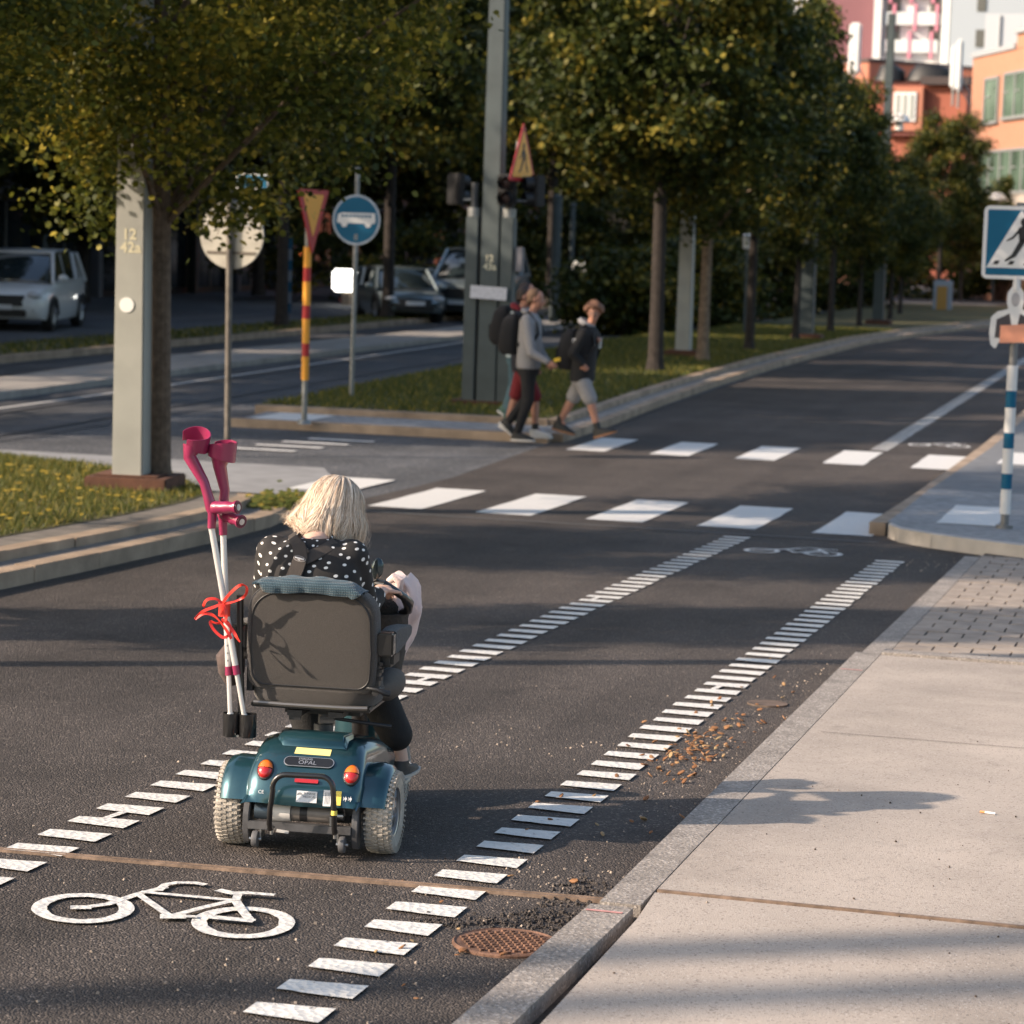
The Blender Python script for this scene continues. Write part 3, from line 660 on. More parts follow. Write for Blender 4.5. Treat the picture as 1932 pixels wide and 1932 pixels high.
for r_ in (.0085, .0062, .0038):
    for k in range(8):
        a, b = math.pi*k/8, math.pi*(k+1)/8; q.add([mx @ Vector((-.023+r_*math.cos(t)*1.1, .004+r_*math.sin(t), .0011)) for t in (a, b)]+[mx @ Vector((-.023+(r_-.0013)*math.cos(t)*1.1, .004+(r_-.0013)*math.sin(t), .0011)) for t in (b, a)], [(0, 1, 2, 3)])
q.build('logo', LBK, lb)
for k in range(3): MB().box((0, 0, 0), (.052-.004*k, .0009, .0003)).xf(mx @ Matrix.Translation((-.002, -.009-.003*k, .0011))).build('fine_print', SILV, lb)
s1 = MB().prism(rrect(.026, .052, .001), .0008, onp(.096, .206)).build('warning_sticker', LBL, sc_)
for k in range(4): MB().box((0, 0, 0), (.0012, .038, .0003)).xf(onp(.096, .206) @ Matrix.Translation((-.006+.0045*k, 0, .001))).build('fine_print', LBK, s1)
MB().prism(rrect(.022, .046, .001), .0008, onp(.131, .208)).build('yellow_sticker', YEL, sc_)
text('CE', .016, 'ce_mark', LBL, sc_, onp(-.125, .212), .0002)
q = MB(); mx = onp(.165, .208)
for k in (-1, 1):
    q.prism([(-.003, -.004), (.003, -.004), (.0045, 0), (.003, .004), (-.003, .004), (-.0045, 0)], .0004, mx @ Matrix.Translation((k*.008, 0, .0003))); q.prism([(-.001, -.009), (.001, -.009), (.001, .009), (-.001, .009)], .0003, mx @ Matrix.Translation((k*.008, 0, .0003)))
    q.prism([(-.0008, -.006), (.0008, -.006), (.0008, .006), (-.0008, .006)], .0003, mx @ Matrix.Translation((k*.008-.0068, 0, .0003)))
q.build('freewheel_symbol', LBL, sc_)
# rear tubular bar
def arc_pts():
    pts = [(-.083, -.19, .098), (-.085, -.215, .10), (-.085, -.228, .12), (-.082, -.235, .17), (-.074, -.238, .23)]
    for k in range(6): a = R(180-90*k/5); pts.append((-.030+.045*math.cos(a)-.0, -.24, .24+.045*math.sin(a)))
    for k in range(6): a = R(90-90*k/5); pts.append((.085+.04*math.cos(a), -.24, .245+.042*math.sin(a)))
    pts += [(.13, -.238, .17), (.13, -.228, .125), (.129, -.215, .10), (.127, -.19, .098)]
    return pts
bar = MB().tube(arc_pts(), .0092, 12).build('rear_bar', BLKG, sc_, smooth=True)
MB().cyl((.1302, -.238, .163), (.1304, -.2375, .178), .0102).build('yellow_tape', YEL, bar, smooth=True)
# chassis beam, motor, brackets
MB().box((0, -.15, .096), (.345, .03, .026)).build('chassis_beam', GREYF, sc_, bevel=.002)
mo = MB().cyl((-.155, -.125, .14), (-.105, -.125, .14), .03).build('motor', mat('motor_blue', (.08, .11, .14), .4, metal=.6), sc_, smooth=True)
MB().cyl((-.104, -.125, .14), (-.035, -.125, .14), .034, .032).build('motor_cap', WHT, mo, smooth=True)
MB().cyl((-.0345, -.125, .14), (.10, -.125, .14), .0285).build('motor_case', mat('motor_grey', (.2, .18, .165), .5, metal=.3, var=.2), mo, smooth=True)
MB().cyl((-.003, -.125, .14), (.022, -.125, .14), .0292).build('motor_band', BLK, mo, smooth=True)
MB().cyl((.101, -.125, .137), (.14, -.125, .137), .014).box((.108, -.145, .125), (.018, .03, .03)).build('brake_lever', STEEL, mo, smooth=True)
MB().tube([(.115, -.17, .18), (.117, -.185, .18), (.15, -.185, .18), (.155, -.18, .15)], .0022, 6).build('release_wire', BLK, sc_)
for s in (-1, 1):
    MB().prism([(-.055, .0), (-.03, -.005), (-.018, .05), (-.028, .10), (-.012, .14), (-.05, .15), (-.075, .1), (-.078, .045)], .022, Matrix.Translation((s*.182-.011, -.08, .033)) @ Matrix(((0, 0, 1, 0), (1, 0, 0, 0), (0, 1, 0, 0), (0, 0, 0, 1)))).build('side_bracket', GREYF, sc_, bevel=.003)
    cs = thing('anti_tip_wheel', None, None); cs.parent = sc_
    MB().lathe([(.018, -.011), (.026, -.009), (.028, 0), (.026, .009), (.018, .011)], (s*.145, -.165, .052), (1, 0, 0), 24).build('roller', mat('roller', (.12, .12, .125), .5), cs, smooth=True)
    MB().box((s*.145+.016*-s, -.14, .07), (.006, .05, .03)).cyl((s*.145-.02, -.165, .052), (s*.145+.02, -.165, .052), .006).build('fork', STEEL, cs)
MB().box((0, .1, .16), (.36, .4, .05)).box((0, -.02, .12), (.3, .12, .03)).build('underframe', BLK, sc_)
for x, y in ((-.083, -.19), (.127, -.19)): MB().cyl((x, y-.01, .102), (x, y-.01, .078), .006).build('bolt', STEEL, sc_)
MB().box((-.055, -.16, .083), (.04, .02, .009), (0, .1, .1)).build('tow_tab', WHT, sc_)
# floor deck, front shroud, tiller
dk = MB().loft([((0.01, .62, .075), .155, .30), ((0.01, .62, .095), .178, .325), ((0.01, .62, .125), .182, .33), ((0.01, .62, .138), .17, .315)], 36, 3).build('floor_deck', TEAL, sc_, smooth=True)
MB().tube([(0.01+.184*math.copysign(abs(math.cos(t))**.66, math.cos(t)), .62+.332*math.copysign(abs(math.sin(t))**.66, math.sin(t)), .105) for t in [2*math.pi*k/40 for k in range(40)]], .008, 6, closed=True).build('deck_trim', mat('trim_tan', (.45, .38, .3), .5), dk, smooth=True)
MB().loft([((0.01, .6, .134), .15, .28), ((0.01, .6, .144), .145, .275)], 30, 3).build('floor_mat', mat('floor_mat', (.16, .12, .09), .9, var=.3), dk)
MB().loft([((0, .88, .13), .13, .09), ((0, .87, .26), .11, .09), ((0, .87, .42), .11, .08), ((0, .83, .5), .06, .05)], 24, 2.6).build('front_shroud', TEAL, sc_, smooth=True)
tl = MB().cap((0, .80, .2), (0.01, .58, .74), .032, .026).build('tiller', BLK, sc_, smooth=True)
MB().loft([((0.01, .56, .72), .09, .05), ((.01, .55, .78), .10, .06), ((.01, .53, .82), .08, .05)], 20).build('control_head', mat('grey_beige', (.2, .18, .16), .5), tl, smooth=True)
def hb(s): return [(.01, .55, .80), (.01+s*.08, .52, .835), (.01+s*.12, .49, .832), (.01+s*.15, .50, .815), (.01+s*.18, .53, .79), (.01+s*.192, .56, .765), (.01+s*.185, .60, .735), (.01+s*.15, .62, .72), (.01+s*.08, .60, .74)]
for s in (-1, 1): MB().tube(hb(s), [.012, .013, .017, .014, .014, .02, .016, .012, .012], 12).build('handlebar', BLKG, tl, smooth=True)
mr = MB().cyl((.055, .53, .82), (.100, .50, .85), .005).build('mirror', BLK, tl)
MB().ell((.100, .495, .888), (.022, .012, .038), (0, .1, .1)).build('mirror_glass', mat('mirror_glass', (.06, .08, .09), .1, metal=.6), mr, smooth=True)
# seat post and slides
MB().cyl((0, .16, .34), (0, .16, .43), .02).cyl((0, .16, .36), (0, .16, .39), .034).build('seat_post', GREYF, sc_, smooth=True)
MB().box((0, .16, .432), (.26, .05, .014)).box((-.07, .12, .444), (.05, .2, .018)).box((.07, .12, .444), (.05, .2, .018)).box((-.07, .03, .428), (.04, .006, .018)).box((.04, .03, .425), (.05, .006, .02)).cyl((.04, .05, .43), (.24, .12, .40), .006).build('seat_slide', BLK, sc_)
# seat pan, cushion, backrest
MB().box((-.014, .215, .467), (.405, .42, .016)).build('seat_pan', BLKG, sc_, bevel=.004)
st = MB().loft([((-.014, .225, .474), .205, .215), ((-.014, .225, .49), .215, .225), ((-.014, .23, .525), .22, .235), ((-.014, .24, .555), .205, .225)], 40, 5).build('seat_cushion', FAB, sc_, smooth=True)
for s in (-1, 1): MB().ell((-.014+s*.205, .31, .513), (.05, .17, .052)).build('seat_bolster', VINYL, st, smooth=True)
MB().tube([(-.205, .0, .476), (-.1, -.005, .474), (.1, -.005, .474), (.18, 0, .476)], .008, 8).build('rear_rail', mat('rail_metal', (.2, .19, .18), .35, metal=.7), sc_, smooth=True)
# backrest: rounded outline stacked in depth with a reclined tilt
def outline(k, inset=0):
    pts = []; W = .222-inset; H0, H1 = .515+inset, .872-inset
    def c(cx, cz, r_, a0, a1, n=7):
        for i in range(n+1): a = R(a0+(a1-a0)*i/n); pts.append((cx+r_*math.cos(a), cz+r_*math.sin(a)))
    c(W-.045, H0+.045, .045, -90, 0); pts.append((W+.004, .66)); pts.append((W+.002, .70)); c(W-.09, H1-.09, .09, 5, 90); c(-W+.09, H1-.09, .09, 90, 175); pts.append((-W-.002, .70)); pts.append((-W-.004, .66)); c(-W+.045, H0+.045, .045, 180, 270)
    return pts
def tilt(z): return -.10*(z-.52)
def backpart(name, m, levels, parent, **k):
    mb = MB(); mb.rings([[(-.014+x, y+tilt(z), z) for x, z in outline(0, ins)] for y, ins in levels]); return mb.build(name, m, parent, **k)
bk = backpart('backrest', FAB, [(.095, .05), (.10, .03), (.09, .012), (.07, .002), (.045, 0), (.02, .004), (.004, .008), (-.001, .016), (-.003, .026), (-.006, .045)], sc_, smooth=True, sangle=80)
bp = MB(); bp.rings([[(-.014+x, y+tilt(z), z) for x, z in outline(0, i_)] for y, i_ in ((-.001, .0205), (-.0052, .0215), (-.0052, .0245), (-.001, .0258))]); bp.build('backrest_piping', BLK, bk, smooth=True, sangle=80)
MB().box((.176, .0, .65), (.004, .01, .028), (0, 0.12, 0)).build('red_tab', mat('red_tab', (.7, .04, .05), .6), bk)
MB().box((.205, .03, .60), (.018, .04, .10)).box((.212, .025, .625), (.022, .03, .012)).box((.212, .025, .60), (.022, .03, .012)).box((.210, .025, .575), (.022, .03, .012)).cyl((.205, .0, .53), (.205, .06, .53), .012).build('recline_hinge', BLK, sc_)
MB().box((-.225, .04, .55), (.02, .05, .08)).build('recline_hinge', BLK, sc_)
MB().tube([(.175, .0, .545), (.21, -.01, .543), (.235, .0, .532), (.25, .01, .528)], [.006, .006, .011, .011], 8).build('recline_lever', BLK, sc_, smooth=True)
for s in (-1, 1):
    x = -.014+s*.247; ar = MB().box((x, .02, .692), (.055, .05, .078)).build('armrest', BLKG, sc_, bevel=.006)
    a = MB(); a.rings([[(x+dx*w_, yy, z0) for dx, z0 in ((-1, b_), (1, b_), (1, t_), (.8, t_+.006), (-.8, t_+.006), (-1, t_))] for yy, w_, b_, t_ in ((.046, .0275, .655, .726), (.12, .029, .66, .73), (.22, .029, .672, .724), (.32, .028, .69, .715), (.35, .024, .70, .708))])
    a.build('arm_pad', FAB, ar, smooth=True, sangle=50)
    MB().box((x-.004*s, .10, .635), (.05, .12, .05)).build('arm_bracket', BLK, ar, bevel=.01)
    MB().cyl((x-s*.02, .07, .62), (x-s*.05, .07, .56), .012).build('arm_post', BLK, ar)
# crutch holder
ch = MB().tube([(-.262, .0, .83), (-.256, .0, .6), (-.242, -.01, .42), (-.235, -.015, .39)], .0125, 10).build('crutch_holder', BLKG, sc_, smooth=True)
for x in (-.270, -.214):
    MB().lathe([(.0, .0), (.027, .0), (.0285, .003), (.0295, .078), (.0275, .078), (.0265, .01), (0, .01)], (x, -.035, .362), (0, 0, 1), 28, caps=False).build('cup', BLKG, ch, smooth=True)
MB().cyl((-.242, -.060, .368), (-.242, -.054, .368), .004).build('rivet', STEEL, ch)
# hanging pouch on the left
MB().loft([((-.33, .2, .50), .02, .05), ((-.335, .2, .54), .04, .08), ((-.34, .2, .60), .045, .09), ((-.325, .2, .64), .03, .07)], 14, 2.2).build('pouch', mat('pouch_cloth', (.09, .065, .06), .9, var=.3, vs=20), sc_, smooth=True)
MB().box((-.265, .12, .66), (.05, .14, .10)).build('side_box', BLK, sc_, bevel=.01)
# --- knitted cover lying over the backrest top
KN = mat('knit_blue', (.035, .075, .105), .95, sheen=.4)
nt = KN.node_tree; L = nt.links.new; b_ = nt.nodes['Principled BSDF']; tc = [n for n in nt.nodes if n.type == 'TEX_COORD'][0]
mp = _n(nt, 'ShaderNodeMapping'); mp.inputs['Scale'].default_value = (1, 1, 1); L(tc.outputs['Object'], mp.inputs[0])
w1 = _n(nt, 'ShaderNodeTexWave'); w1.bands_direction = 'X'; w1.inputs['Scale'].default_value = 55; w1.inputs['Distortion'].default_value = 1.0; w1.inputs['Detail Scale'].default_value = 60; L(mp.outputs[0], w1.inputs[0])
w2 = _n(nt, 'ShaderNodeTexWave'); w2.bands_direction = 'Z'; w2.inputs['Scale'].default_value = 40; w2.inputs['Distortion'].default_value = 1; w2.inputs['Detail Scale'].default_value = 60; L(mp.outputs[0], w2.inputs[0])
mm = _n(nt, 'ShaderNodeMath', operation='MULTIPLY'); L(w1.outputs['Fac'], mm.inputs[0]); L(w2.outputs['Fac'], mm.inputs[1])
bu = _n(nt, 'ShaderNodeBump'); bu.inputs['Distance'].default_value = .005; L(mm.outputs[0], bu.inputs['Height']); L(bu.outputs[0], b_.inputs['Normal'])
rp = _n(nt, 'ShaderNodeValToRGB'); rp.color_ramp.elements[0].color = (.012, .045, .07, 1); rp.color_ramp.elements[1].color = (.07, .18, .25, 1); L(mm.outputs[0], rp.inputs[0]); L(rp.outputs[0], b_.inputs['Base Color'])
kc = root_at('knitted_cover', 'blue knitted strip draped over the top of the scooter backrest', 'knitted cover')
mb = MB(); rings = []
for i in range(33):
    t = i/32; x = -.205+.365*t; zt = .905-.012*(2*t-1)**2-.018*max(0, t-.8)*5*.6+.003*math.sin(t*23); w_ = .0025*math.sin(t*31)+.0015*math.sin(t*57)
    zb = .852-.004*math.sin(t*9)+(.012 if t < .08 else 0)-.01*(t > .9); e = .018*(abs(2*t-1)**8)
    rings.append([(x, -.058+w_, zb+e), (x, -.068+w_, zb+.02), (x, -.066, zt-.018), (x, -.05, zt-.004-e), (x, -.02, zt+.002-e), (x, .02, zt-.004-e), (x, .055, zt-.02), (x, .065, zb+.02), (x, .06, zb+e), (x, .045, zb+.02), (x, -.045, zb+.02)])
mb.rings(rings); mb.build('cover', KN, kc, smooth=True, sangle=80)
# --- basket with jacket and bag, in front of the tiller
MESHM = mat('basket_mesh', (.035, .03, .027), .7, var=.4, vs=90, bump=1, bs=220)
bs_ = root_at('bag', 'black mesh shopping bag hanging on the scooter handlebars with a rigid rim', 'bag')
MB().loft([((.085, .64, .50), .08, .08), ((.085, .64, .58), .095, .09), ((.085, .64, .70), .105, .10), ((.085, .64, .72), .11, .10)], 24, 3).build('basket', MESHM, bs_, smooth=True)
MB().ell((.07, .62, .735), (.09, .08, .05)).build('fleece_lining', mat('fleece', (.02, .018, .017), .98, bump=2, bs=150), bs_, smooth=True)
MB().tube([(.045, .545, .72), (.065, .54, .74), (.075, .54, .70), (.06, .545, .66), (.065, .54, .63)], .004, 6).build('white_cord', WHT, bs_, smooth=True)
MB().box((.085, .54, .665), (.008, .006, .045), (0, .35, 0)).build('orange_tag', mat('orange_tag', (.7, .2, .02), .5), bs_)
PINK = mat('pink_cloth', (.68, .52, .49), .9, var=.12, vs=14, bump=.6, bs=120, sheen=.3)
sec = []
for k in range(15):
    t = k/14; z = .845-.34*t; cx = .145+.03*math.sin(t*2.6)-.03*t+.004*math.sin(t*21); rx = (.02+.050*math.sin(math.pi*min(1, t*2.2+.12)*.62))*(1-.72*max(0, t-.35)/.65); sec.append(((cx, .70+.01*math.sin(t*13), z), rx, .085*(1-.35*t)))
jo = root_at('jacket', 'pale pink jacket folded over the front bag of the scooter', 'jacket')
jm = MB(); rr_ = []
for c_, rx, ry in sec:
    ring = []
    for j in range(40):
        a = 2*math.pi*j/40; f = 1+.10*math.sin(a*5+c_[2]*22)+.06*math.sin(a*9-c_[2]*35); ring.append((c_[0]+rx*f*math.cos(a), c_[1]+ry*f*math.sin(a), c_[2]+.012*math.sin(a*3+1)))
    rr_.append(ring)
jm.rings(rr_); jm.build('cloth', PINK, jo, smooth=True, sangle=80)
MB().tube([(.12, .61, .832), (.14, .60, .848), (.16, .60, .84), (.158, .605, .81), (.145, .60, .79)], [.012, .017, .018, .016, .01], 12).build('fold', PINK, jo, smooth=True)
# ================================================================== CRUTCHES
CRM = mat('magenta_plastic', (.27, .024, .08), .32, coat=.4); ALU = mat('crutch_tube', (.72, .70, .69), .3, metal=.35); CAPM = mat('grip_cap', (.12, .02, .04), .35)
def crutch(label, foot, tube_top, joint, neck, cuff, cr, ct, gdir, glen, holes=False):
    o = root_at('crutch', label, 'crutch', 'pair of elbow crutches in the scooter holder'); foot, tube_top, joint, neck, cuff = [(v[0]+q_, v[1]-e_, v[2]-.006) for v, e_, q_ in zip((foot, tube_top, joint, neck, cuff), (.035, .05, .05, .05, .05), (-.004, .010, .012, .014, .014))]
    F_, T_, J_, N_, C_ = [Vector(v) for v in (foot, tube_top, joint, neck, cuff)]
    mid = F_.lerp(T_, .30)
    lo = MB().cyl(F_, mid, .0082).build('lower_tube', ALU, o, smooth=True)
    MB().cyl(mid-(T_-F_)*.015, mid+(T_-F_)*.03, .0125, .0115).build('collar', CRM, o, smooth=True)
    MB().cyl(mid, T_, .0105).build('upper_tube', ALU, o, smooth=True)
    d = (T_-F_).normalized()
    if holes:
        h = MB()
        for k in range(7): p = mid+d*(.04+.025*k)+Vector((.002, -.0098, 0)); h.cyl(p, p+Vector((0, -.0022, 0)), .0032, n=10)
        h.build('adjust_hole', STEEL, o)
    MB().cyl(F_, F_+d*.06, .0105).build('rubber_tip', LBL, o, smooth=True)
    mid2 = J_.lerp(N_, .5)+Vector((.012, 0, 0))
    MB().tube([T_-d*.0, J_-d*.02, J_, J_.lerp(mid2, .5), mid2, N_, N_.lerp(C_, .6)], [.0135, .0145, .019, .0165, .016, .022, .034], 14, flat=1.25, hint=(0, 1, 0)).build('arm_section', CRM, o, smooth=True)
    gd = Vector(gdir).normalized(); gp = [J_+gd*glen*t for t in (0, .12, .3, .45, .6, .75, .9, .93, 1)]
    gr = MB().tube(gp, [.017, .0225, .0215, .0195, .0215, .018, .0185, .0225, .0225], 18).build('hand_grip', CRM, o, smooth=True)
    e = gp[-1]; MB().tube([e-gd*.001, e+gd*.0035], .0185, 18).build('grip_cap', CAPM, gr, smooth=True)
    MB().tube([e+gd*.002, e+gd*.0045], .0105, 16).tube([e+gd*.0046, e+gd*.006], .0045, 12).build('cap_ring', SILV, gr, smooth=True)
    # open forearm cuff: band of varying height
    m = MB(); rings = []; ax = Vector(ct[3]).normalized() if len(ct) > 3 else (N_-J_).normalized()
    a_, b_2 = frame(ax, (1, 0, 0)); a0, a1, hh = ct[:3]
    for k in range(25):
        t = k/24; a = R(a0+(a1-a0)*t); d_ = (a_*math.cos(a)+b_2*math.sin(a)); h2 = hh*(.55+.45*math.sin(math.pi*t)) ; lift = ax*.003*math.cos(a*2)
        p = C_+d_*cr+lift
        rings.append([p-ax*h2*.6+d_*.002, p+ax*h2*.4+d_*.005, p+ax*h2*.4+d_*.001, p-ax*h2*.6-d_*.002])
    m.rings(rings); m.build('cuff', CRM, o, bevel=.0012)
    return o
crutch('leaning magenta elbow crutch, outermost and highest of the pair', (-.212, .0, .385), (-.357, -.02, 1.06), (-.362, -.02, 1.128), (-.440, -.02, 1.29), (-.428, -.01, 1.35), .046, (-20, 250, .062, (.18, -.35, .9)), (.95, -.35, .08), .105)
crutch('upright magenta elbow crutch nearest to the woman, with its cuff in shade', (-.268, .005, .385), (-.330, .03, 1.035), (-.336, .03, 1.105), (-.352, .03, 1.26), (-.347, .03, 1.32), .045, (-60, 225, .066, (.05, -.1, 1)), (.80, -.6, -.18), .10, True)
# red ribbon tied round both crutches
RBN = mat('red_ribbon', (.80, .045, .03), .35, coat=.2)
rb = root_at('ribbon', 'red gift ribbon tied in a bow around the two crutches', 'ribbon')
MB().tube([(-.298, -.062, z) for z in (.765, .79, .81)], [.020, .019, .021], 16).build('wrap', RBN, rb, smooth=True)
def rib(pts, w=.0095, name='loop'):
    # smooth curve
    P_ = [Vector(p) for p in pts]; out = []
    for i in range(len(P_)-1):
        p0, p1, p2, p3 = P_[max(0, i-1)], P_[i], P_[i+1], P_[min(len(P_)-1, i+2)]
        for k in range(6):
            t = k/6; out.append(.5*((2*p1)+(p2-p0)*t+(2*p0-5*p1+4*p2-p3)*t*t+(3*p1-p0-3*p2+p3)*t**3))
    out.append(P_[-1]); n_ = len(out)
    nr = [Vector((.8*math.sin(i*.31), -1, 1.0*math.sin(i*.23+.5))) for i in range(n_)]
    MB().ribbon(out, w, nr, .0005).build(name, RBN, rb, smooth=True)
k0 = Vector((-.296, -.095, .812))
def K(*o_): return [k0+Vector((x, y, z))*.74 for x, y, z in o_]
rib(K((0, 0, 0), (.03, -.01, .04), (.08, -.02, .085), (.108, -.01, .08), (.105, .0, .045), (.075, .005, .02), (.035, 0, .004), (0, 0, 0)))
rib(K((0, 0, 0), (-.03, -.01, .018), (-.065, -.02, .014), (-.082, -.015, -.012), (-.078, -.01, -.02)))
rib(K((0, 0, 0), (-.035, -.01, -.018), (-.075, -.02, -.035), (-.10, -.02, -.055), (-.118, -.02, -.078)), .010, 'tail')
rib(K((-.118, -.02, -.075), (-.08, -.02, -.05), (-.04, -.01, -.055), (0, -.02, -.085), (.035, -.02, -.13), (.05, -.02, -.155)), .010, 'tail')
rib(K((0, 0, 0), (.018, -.015, -.03), (.02, -.015, -.07), (-.015, -.015, -.09), (-.05, -.012, -.085), (-.03, -.02, -.12), (.01, -.02, -.15), (.035, -.015, -.14), (.045, -.01, -.115), (.03, -.01, -.085), (0, -.01, -.07)))
rib(K((.02, -.02, -.08), (.05, -.02, -.11), (.075, -.025, -.145), (.092, -.03, -.165)), .0105, 'tail')
# ================================================================== WOMAN ON THE SCOOTER
SKIN = mat('skin_fair', (.62, .40, .31), .55, var=.06, vs=12, bump=.2, bs=300)
SKIN.node_tree.nodes['Principled BSDF'].inputs['Subsurface Weight'].default_value = .08
BLKC = mat('black_trousers', (.012, .012, .013), .85, var=.2, vs=30, bump=.5, bs=200)
def dots():
    m = mat('polka_blouse', (.02, .018, .018), .85, bump=.3, bs=300); nt = m.node_tree; L = nt.links.new; b = nt.nodes['Principled BSDF']
    tc = [n for n in nt.nodes if n.type == 'TEX_COORD'][0]; sp = _n(nt, 'ShaderNodeSeparateXYZ'); L(tc.outputs['Object'], sp.inputs[0])
    sy = _n(nt, 'ShaderNodeMath', operation='SUBTRACT'); sy.inputs[1].default_value = .2; L(sp.outputs[1], sy.inputs[0])
    sx = _n(nt, 'ShaderNodeMath', operation='ADD'); sx.inputs[1].default_value = .055; L(sp.outputs[0], sx.inputs[0])
    ng = _n(nt, 'ShaderNodeMath', operation='MULTIPLY'); ng.inputs[1].default_value = -1; L(sy.outputs[0], ng.inputs[0])
    at = _n(nt, 'ShaderNodeMath', operation='ARCTAN2'); L(sx.outputs[0], at.inputs[0]); L(ng.outputs[0], at.inputs[1])
    ml = _n(nt, 'ShaderNodeMath', operation='MULTIPLY'); ml.inputs[1].default_value = .15; L(at.outputs[0], ml.inputs[0])
    px_ = _n(nt, 'ShaderNodeMath', operation='MULTIPLY'); L(sx.outputs[0], px_.inputs[0]); L(sx.outputs[0], px_.inputs[1])
    py_ = _n(nt, 'ShaderNodeMath', operation='MULTIPLY_ADD'); L(sy.outputs[0], py_.inputs[0]); L(sy.outputs[0], py_.inputs[1]); L(px_.outputs[0], py_.inputs[2])
    rr_ = _n(nt, 'ShaderNodeMath', operation='SQRT'); L(py_.outputs[0], rr_.inputs[0]); vz = _n(nt, 'ShaderNodeMath', operation='MULTIPLY_ADD'); vz.inputs[1].default_value = -.8; L(rr_.outputs[0], vz.inputs[0]); L(sp.outputs[2], vz.inputs[2])
    cb = _n(nt, 'ShaderNodeCombineXYZ'); L(ml.outputs[0], cb.inputs[0]); L(vz.outputs[0], cb.inputs[1])
    mp = _n(nt, 'ShaderNodeMapping'); mp.inputs['Rotation'].default_value = (0, 0, R(35)); L(cb.outputs[0], mp.inputs[0])
    v = _n(nt, 'ShaderNodeTexVoronoi'); v.voronoi_dimensions = '2D'; v.inputs['Scale'].default_value = 27; v.inputs['Randomness'].default_value = .55; L(mp.outputs[0], v.inputs['Vector'])
    lt = _n(nt, 'ShaderNodeMath', operation='LESS_THAN'); lt.inputs[1].default_value = .165; L(v.outputs['Distance'], lt.inputs[0])
    mx = _n(nt, 'ShaderNodeMix', data_type='RGBA'); mx.inputs[6].default_value = (.02, .018, .018, 1); mx.inputs[7].default_value = (.78, .76, .73, 1); L(lt.outputs[0], mx.inputs[0]); L(mx.outputs[2], b.inputs['Base Color'])
    return m
BLOUSE = dots()
def hand(mb, w, d, n, s=1, curl=50, L_=.17):
    """palm and five bent fingers; w wrist, d direction, n back-of-hand normal, s=+1 thumb on the d x n side"""
    d = Vector(d).normalized(); n = Vector(n); n = (n-d*n.dot(d)).normalized(); x = d.cross(n)*s; w = Vector(w); k = L_/.18
    rm = Matrix((x, d, n)).transposed(); mb.ell(w+d*.045*k, (.040*k, .052*k, .015*k), rm)
    for i, (ox, fl, r_) in enumerate(((.029, .068, .0085), (.010, .076, .0088), (-.010, .070, .0083), (-.028, .054, .0075))):
        p = w+d*(.085-.004*abs(i-1))*k+x*ox*k; a = 0; c = R(curl)
        for seg in (.45, .32, .25):
            a += c*.55; q = p+(d*math.cos(a)-n*math.sin(a))*fl*seg*k; mb.cap(p, q, r_*k, r_*.93*k, 8); p = q
    p = w+d*.02*k+x*.034*k; q = p+(d*.6+x*.75-n*.25).normalized()*.042*k; mb.cap(p, q, .012*k, .0098*k, 8); mb.cap(q, q+(d*.85+x*.1-n*.55).normalized()*.032*k, .0098*k, .008*k, 8)
def head(mb, c, rm, k=1.0):
    """head facing local -? : rm maps local (x right, y forward, z up)"""
    c = Vector(c); P = lambda x, y, z: c+rm @ (Vector((x, y, z))*k)
    mb.ell(P(0, -.012, .025), (.076*k, .096*k, .092*k), rm, 20, 12); mb.ell(P(0, .022, -.03), (.058*k, .070*k, .078*k), rm, 18, 10)
    mb.ell(P(0, .06, -.085), (.026*k, .024*k, .02*k), rm)                   # chin
    mb.tube([P(0, .088, .018), P(0, .104, -.008), P(0, .112, -.026), P(0, .095, -.036)], [.007*k, .010*k, .0135*k, .010*k], 8)
    for s in (-1, 1):
        mb.ell(P(s*.030, .064, .022), (.020*k, .014*k, .009*k), rm); mb.ell(P(s*.036, .052, -.024), (.022*k, .022*k, .022*k), rm)
        mb.ell(P(s*.075, -.01, -.005), (.010*k, .02*k, .030*k), rm)        # ears
    mb.ell(P(0, .088, -.055), (.022*k, .010*k, .005*k), rm); mb.ell(P(0, .087, -.064), (.019*k, .010*k, .006*k), rm)
EYEW = mat('eye', (.5, .48, .45), .3); EYED = mat('iris', (.03, .02, .015), .2)
def eyes(o, c, rm, k=1.0):
    c = Vector(c); P = lambda x, y, z: c+rm @ (Vector((x, y, z))*k)
    for s in (-1, 1):
        e = MB().ell(P(s*.030, .077, .006), (.0115*k, .009*k, .007*k), rm).build('eye', EYEW, o, smooth=True); MB().ell(P(s*.030, .0845, .006), (.0052*k, .0022*k, .0052*k), rm).build('iris', EYED, e, smooth=True)
wo = root_at('person', 'woman with a blond bob and black polka dot blouse seated on the scooter', 'person')
HC = Vector((-.022, .305, 1.100)); HR = Euler((R(-30), R(10), R(-10))).to_matrix()
b = MB()
b.loft([((-.03, .13, .56), .15, .11), ((-.035, .12, .66), .14, .10), ((-.04, .12, .78), .135, .095), ((-.048, .13, .90), .155, .10), ((-.052, .15, .97), .13, .085), ((-.05, .165, 1.01), .07, .06)], 24)
b.chain([((-.05, .165, .99), .055), ((-.044, .215, 1.028), .046), ((-.035, .275, 1.065), .046)])
head(b, HC, HR, .97)
arms = {1: [(.075, .16, .945), (.105, .28, .775), (.125, .43, .815)], -1: [(-.19, .16, .945), (-.245, .27, .775), (-.12, .43, .82)]}
for s, (a_, e_, w_) in arms.items():
    b.chain([(a_, .052), (e_, .040)]); b.chain([(e_, .038), (w_, .024)]); hand(b, w_, (0, 1, .15), (0, 0, 1), s, 60, .165)
